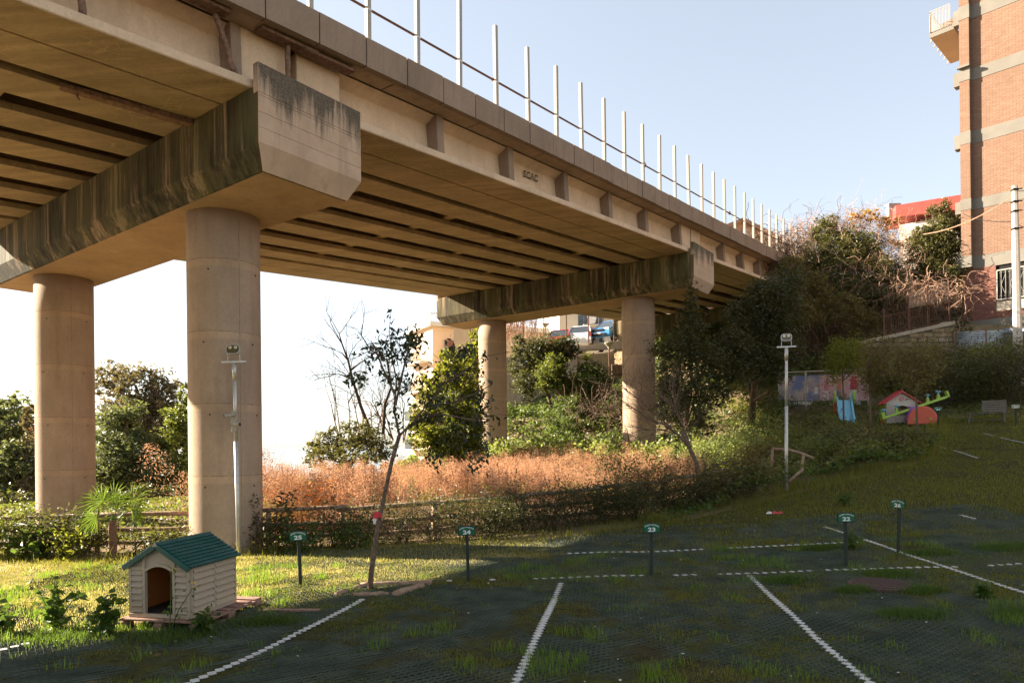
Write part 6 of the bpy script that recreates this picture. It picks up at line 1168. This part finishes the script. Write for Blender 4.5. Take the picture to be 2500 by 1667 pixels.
BN = thing('banner', 'printed fabric banner of running children and sky tied behind the mesh fence', 'banner', P(.5, .2, .03)); m = M('banner_print', .9, .1); s_ = m.sep(m.tc.outputs['Object'])
cl = m.ramp(m.noise(.9, m.tc.outputs['Object'], detail=4), (.45, 0.), (.62, 1.)); sk = m.mix(cl, (.13, .17, .34), (.52, .40, .30)); pk = (.50, .31, .33); m.col(m.mix(m.ramp(m.math('MULTIPLY_ADD', s_[0], .5), (.49, 0.), (.50, 1.)), sk, pk))
q = MB(); q.hexa([P(.01, .22, .02), P(.99, .22, .02), P(.99, .22, .035), P(.01, .22, .035), P(.01, 1.5, .02), P(.99, 1.48, .02), P(.99, 1.48, .035), P(.01, 1.5, .035)]); bn = q.build('sheet', m.m, BN, world=True)
q = MB(); q.hexa([P(.01, .22, .014), P(.99, .22, .014), P(.99, .22, .018), P(.01, .22, .018), P(.01, .44, .014), P(.99, .44, .014), P(.99, .44, .018), P(.01, .44, .018)]); q.build('lower_strip', flat('grass_print', (.05, .07, .03), .9, .3), bn, world=True)
bd_ = (P(1, 0)-P(0, 0)); bd_ /= np.linalg.norm(bd_)
for t_ in (.25, .76): lettering('GREEN PARKING', .20, m_swhite, bn, P(t_, .33, .008), bd_, (0, 0, 1), bold=.02, sx=.95)
def kid(t_, h, s_, shirt, pants, lean):
    pr = lambda pts, nm, mt, y: (lambda q: (q.add([P(t_, h, y)+bd_*x*s_+np.array([0, 0, z*s_]) for x, z in pts], [tuple(range(len(pts)))]), q.build(nm, mt, bn, world=True)))(MB())
    sk_ = m_skin
    pr([(-.10+lean, .45), (.12+lean, .45), (.14, .05), (-.12, .05)], 'printed_shirt', shirt, .008); pr([(-.12, .06), (.13, .06), (.16, -.35), (.06, -.35), (.02, -.05), (-.06, -.35), (-.16, -.33)], 'printed_trousers', pants, .009)
    pr([(lean+.02+.08*math.cos(u), .56+.10*math.sin(u)) for u in np.linspace(0, 6.0, 10)], 'printed_head', sk_, .007); pr([(.10+lean, .44), (.38, .22), (.36, .18), (.10, .34)], 'printed_arm', sk_, .0075); pr([(-.08+lean, .44), (-.36, .20), (-.34, .16), (-.08, .34)], 'printed_arm', sk_, .0075)
m_skin = flat('printed_skin', (.46, .27, .2), .9); m_wp = flat('printed_white', (.5, .47, .48), .9); m_pp = flat('printed_pink', (.46, .16, .22), .9); m_op = flat('printed_orange', (.5, .17, .1), .9); m_rp = flat('printed_red', (.42, .03, .06), .9); m_gp = flat('printed_grey', (.22, .2, .24), .9)
kid(.33, .72, .8, m_wp, m_gp, .03); kid(.45, .68, .75, m_wp, m_gp, -.02); kid(.56, .80, 1.0, m_pp, m_wp, .06); kid(.69, .82, 1.1, m_op, m_gp, 0); kid(.85, .80, 1.3, m_rp, m_wp, .02)
# slide
c = gr(2062, 1044); m_pb = plastic('light_blue_plastic', (.16, .42, .55)); m_pg = plastic('lime_plastic', (.30, .45, .04)); m_pr = plastic('orange_red_plastic', (.60, .09, .04)); m_pred = plastic('red_plastic', (.50, .03, .035)); m_pc = plastic('cream_plastic', (.52, .44, .38))
SLD = thing('toy_slide', 'blue plastic toy slide with lime green handles and red ladder', 'slide', c, -.35)
pts = [(-.05, .95), (.05, .92), (.35, .62), (.65, .32), (.9, .16), (1.15, .12)]
mb = MB(); V = []; Fs = []
for (y, z) in pts:
    for x, dz in ((-.24, .12), (-.21, .13), (-.19, 0), (.19, 0), (.21, .13), (.24, .12)): V.append((x, -y+.1, z+dz))
for i in range(len(pts)-1):
    for j in range(5): Fs.append((i*6+j, i*6+j+1, (i+1)*6+j+1, (i+1)*6+j))
mb.add(V, Fs); o = mb.build('slide_chute', m_pb, SLD); md = o.modifiers.new('s', 'SOLIDIFY'); md.thickness = .03
for sx in (-1, 1):
    n_ = 14; outl = [(.02+.16*math.sin(t)*1.0, .86+.32*(1-math.cos(t))/2*1.35) for t in np.linspace(-math.pi, math.pi, n_, endpoint=False)]
    hole = [(.02+.05*math.sin(t), 1.08+.07*math.cos(t)*-1) for t in np.linspace(-math.pi, math.pi, n_, endpoint=False)]
    mb = MB(); V = []; 
    for xx in (sx*.27, sx*.32):
        V += [(xx, y, z) for y, z in outl]+[(xx, y, z) for y, z in hole]
    Fs = []
    for i in range(n_): j = (i+1) % n_; Fs += [(i, j, n_+j, n_+i), (2*n_+i, 3*n_+i, 3*n_+j, 2*n_+j), (i, 2*n_+i, 2*n_+j, j), (n_+i, n_+j, 3*n_+j, 3*n_+i)]
    mb.add(V, Fs); mb.build('handle', m_pg, SLD)
    mb = MB(); mb.hexa([(sx*.26, .62, 0), (sx*.31, .62, 0), (sx*.31, .72, 0), (sx*.26, .72, 0), (sx*.26, .10, .9), (sx*.31, .10, .9), (sx*.31, .22, .92), (sx*.26, .22, .92)]); mb.build('ladder_side', m_pr, SLD)
    mb = MB(); mb.hexa([(sx*.2, -.75, 0), (sx*.24, -.75, 0), (sx*.24, -.65, 0), (sx*.2, -.65, 0), (sx*.2, -.45, .4), (sx*.24, -.45, .4), (sx*.24, -.38, .4), (sx*.2, -.38, .4)]); mb.build('support', m_pr, SLD)
for i in range(4): mb = MB(); z = .18+i*.22; mb.box((0, .67-.58*z/1., z), (.56, .12, .04)); mb.build('step', m_pr, SLD)
# playhouse
c = gr(2194, 1034); PH = thing('toy_playhouse', 'cream plastic playhouse with a red roof and round gable window', 'playhouse', c, -.28); w_, d_, h_ = .98, .80, .70
def holed(mb, x0, x1, z1, hx0, hx1, hz0, hz1, y, th, axis=0, off=0):
    n_ = 10; arc = [(hx0+(hx1-hx0)*i/n_, hz1-.09+.09*math.sin(math.pi*i/n_)) for i in range(n_+1)]
    def pt(a_, b_, k): return (a_, y+k, b_) if axis == 0 else (y+k, a_, b_)
    def qd(a0, a1, b0, b1, c0, c1): mb.hexa([pt(a0, b0, 0), pt(a1, b1, 0), pt(a1, b1, th), pt(a0, b0, th), pt(a0, c0, 0), pt(a1, c1, 0), pt(a1, c1, th), pt(a0, c0, th)])
    qd(x0, hx0, 0, 0, z1, z1); qd(hx1, x1, 0, 0, z1, z1); qd(hx0, hx1, 0, 0, hz0, hz0)
    for (a0, b0), (a1, b1) in zip(arc[:-1], arc[1:]): qd(a0, a1, b0, b1, z1, z1)
mb = MB(); holed(mb, -w_/2, w_/2, h_, -.20, .24, .26, .60, -d_/2, .04); mb.prism([(-w_/2, -d_/2, h_), (w_/2, -d_/2, h_), (0, -d_/2, h_+.34)], [(-w_/2, -d_/2+.04, h_), (w_/2, -d_/2+.04, h_), (0, -d_/2+.04, h_+.34)]); fw = mb.build('front_wall', m_pc, PH)
mb = MB(); holed(mb, -w_/2, w_/2, h_, -.2, .2, .28, .60, d_/2-.04, .04); mb.prism([(-w_/2, d_/2-.04, h_), (w_/2, d_/2-.04, h_), (0, d_/2-.04, h_+.34)], [(-w_/2, d_/2, h_), (w_/2, d_/2, h_), (0, d_/2, h_+.34)]); mb.build('back_wall', m_pc, PH)
mb = MB(); holed(mb, -d_/2, d_/2, h_, -.17, .17, .02, .60, -w_/2, .04, 1); mb.build('side_wall', m_pg, PH); mb = MB(); holed(mb, -d_/2, d_/2, h_, -.17, .17, .3, .60, w_/2-.04, .04, 1); mb.build('side_wall', m_pg, PH)
mb = MB(); mb.box((-w_/2-.015, 0, .17), (.03, .33, .32)); mb.build('door', m_pr, PH, bevel=.03)
mb = MB(); mb.lathe([(.085, -.01), (.085, .015)], (0, 0, 0), 16); mb.v = [(x, -d_/2-.005+z*-1, h_+.13+y) for x, y, z in mb.v]; rw = mb.build('round_window', m_pc, fw); q = MB(); q.lathe([(.06, .016), (.06, .022)], (0, 0, 0), 14); q.v = [(x, -d_/2-.005-z, h_+.13+y) for x, y, z in q.v]; q.build('pane', m_pred, rw); q = MB(); q.box((0, -d_/2-.03, h_+.13), (.016, .012, .13)); q.box((0, -d_/2-.031, h_+.13), (.13, .012, .016)); q.build('cross_bar', m_pc, rw)
mb = MB()
for i in range(5): z = .32+i*.075; mb.box((-.36, -d_/2-.004, z), (.2, .012, .006)); mb.box((.37, -d_/2-.004, z), (.16, .012, .006))
mb.build('siding_groove', m_kf, fw)
mb = MB()
for i in range(4):
    for j in range(3): mb.cbox((-.36+i*.24+.05*(j % 2), -d_/2-.012, .04+j*.075), (.2, .03, .062), .008)
mb.build('moulded_stone', m_pc, fw)
for sg in (-1, 1):
    dd = np.array([sg*w_/2, 0, -.34]); L = np.linalg.norm(dd); dd /= L; nn = np.array([sg*.34, 0, w_/2]); nn /= np.linalg.norm(nn); R = np.stack([dd, [0, 1, 0], nn], 1); mb = MB(); mb.box(np.array([0, 0, h_+.36])+dd*(L+.08)/2, (L+.10, d_+.22, .04), R); rf = mb.build('roof', m_pred, PH, bevel=.01)
    for i in range(3):
        for j in range(6): q = MB(); q.cbox(np.array([0, 0, h_+.36])+dd*(.07+i*.19)+[0, -.42+j*.17+(.05 if i % 2 else 0), 0]+nn*.026, (.17, .15, .02), .008, R); q.build('roof_tile', m_pred, rf)
mb = MB(); mb.tube([(0, -d_/2-.11, h_+.40), (0, d_/2+.11, h_+.40)], .035, 6); mb.build('ridge', m_pred, PH)
# seesaw with orange dome rocker
c = gr(2232, 1037); SS = thing('toy_seesaw', 'lime green toy seesaw with blue handles tilted up to the right', 'seesaw', c+[0, 0, 0], -.15)
def sl_(x): return .58+x*.34
mb = MB(); mb.hexa([(-1.02, -.08, sl_(-1.02)-.05), (1.02, -.08, sl_(1.02)-.05), (1.02, .08, sl_(1.02)-.05), (-1.02, .08, sl_(-1.02)-.05), (-1.02, -.05, sl_(-1.02)+.03), (1.02, -.05, sl_(1.02)+.03), (1.02, .05, sl_(1.02)+.03), (-1.02, .05, sl_(-1.02)+.03)]); mb.build('beam', m_pg, SS, bevel=.01)
for x in (-.95, -.55, .42, .75):
    mb = MB(); mb.prism([(x-.05, -.05, sl_(x)), (x+.06, -.05, sl_(x)), (x+.02, -.05, sl_(x)+.17), (x-.03, -.05, sl_(x)+.17)], [(x-.05, .05, sl_(x)), (x+.06, .05, sl_(x)), (x+.02, .05, sl_(x)+.17), (x-.03, .05, sl_(x)+.17)]); st_ = mb.build('handle_post', m_pg, SS); q = MB(); q.lathe([(.03, 0), (.03, .05), (.085, .07), (.085, .10), (.03, .12)], (x, 0, sl_(x)+.17), 10); q.build('handle', m_pb, st_)
for x in (-1.0, 1.02): mb = MB(); mb.box((x, 0, sl_(x)+.08), (.06, .16, .20), Ry(-.3)); mb.build('backrest', m_pg, SS)
mb = MB(); mb.prism([(-.28, -.09, .12), (.28, -.09, .12), (.16, -.09, .62), (-.16, -.09, .62)], [(-.28, .09, .12), (.28, .09, .12), (.16, .09, .62), (-.16, .09, .62)]); mb.build('pivot', plastic('purple_plastic', (.26, .10, .28)), SS, bevel=.02)
RK = thing('toy_rocker', 'orange-red dome shaped rocker standing under the seesaw', 'rocker', c+[.1, -.25, 0], -.45)
for y0, y1 in ((-.34, -.28), (.22, .28)):
    ar = [(.44*math.cos(t)*(1 if abs(math.cos(t)) < .99 else 1), .60*math.sin(t)**.85) for t in np.linspace(0, math.pi, 18)]; mb = MB(); mb.prism([(x+y0*0-.0, y0, z) for x, z in ar], [(x, y1, z) for x, z in ar]); sd_ = mb.build('side_panel', m_pr, RK, bevel=.02)
    for x in (-.22, .22): q = MB(); q.lathe([(.035, -.01), (.035, .0), (.0, .02)], (0, 0, 0), 10); q.v = [(x+a_, y0-.012-c_, .17+b_) for a_, b_, c_ in q.v]; q.build('bolt_cap', m_pg, sd_)
mb = MB(); mb.box((-.1, -.03, .22), (.5, .5, .05)); mb.build('seat', m_pb, RK); 
# bench
c = gr(2408, 1032); BE = thing('park_bench', 'old grey slatted wooden bench standing in the shade by the bushes', 'bench', c, -.52); BE.scale = (.76, .76, .76); m_bw = flat('grey_bench_wood', (.14, .12, .095), .85, .2, 20)
for i in range(4): mb = MB(); mb.box((0, -.18+i*.1, .40), (1.45, .08, .03)); mb.build('seat_slat', m_bw, BE)
for i in range(5): mb = MB(); mb.box((.30, .20+i*.025, .50+i*.10), (.85, .025, .075), Rx(-.2)); mb.build('back_slat', m_bw, BE)
for x in (-.6, .6):
    for y in (-.15, .16): mb = MB(); mb.box((x, y, .19), (.06, .06, .40), Ry(.12 if x < 0 else -.12)); mb.build('leg', m_bw, BE)
    mb = MB(); mb.box((x, 0, .36), (.06, .45, .05)); mb.build('bracket', m_bw, BE)
mb = MB(); mb.box((0, .1, .12), (1.2, .05, .04)); mb.build('stretcher', m_bw, BE)
for x in (-.05, .65): mb = MB(); mb.box((x, .25, .60), (.05, .03, .55), Rx(-.2)); mb.build('back_post', m_bw, BE)
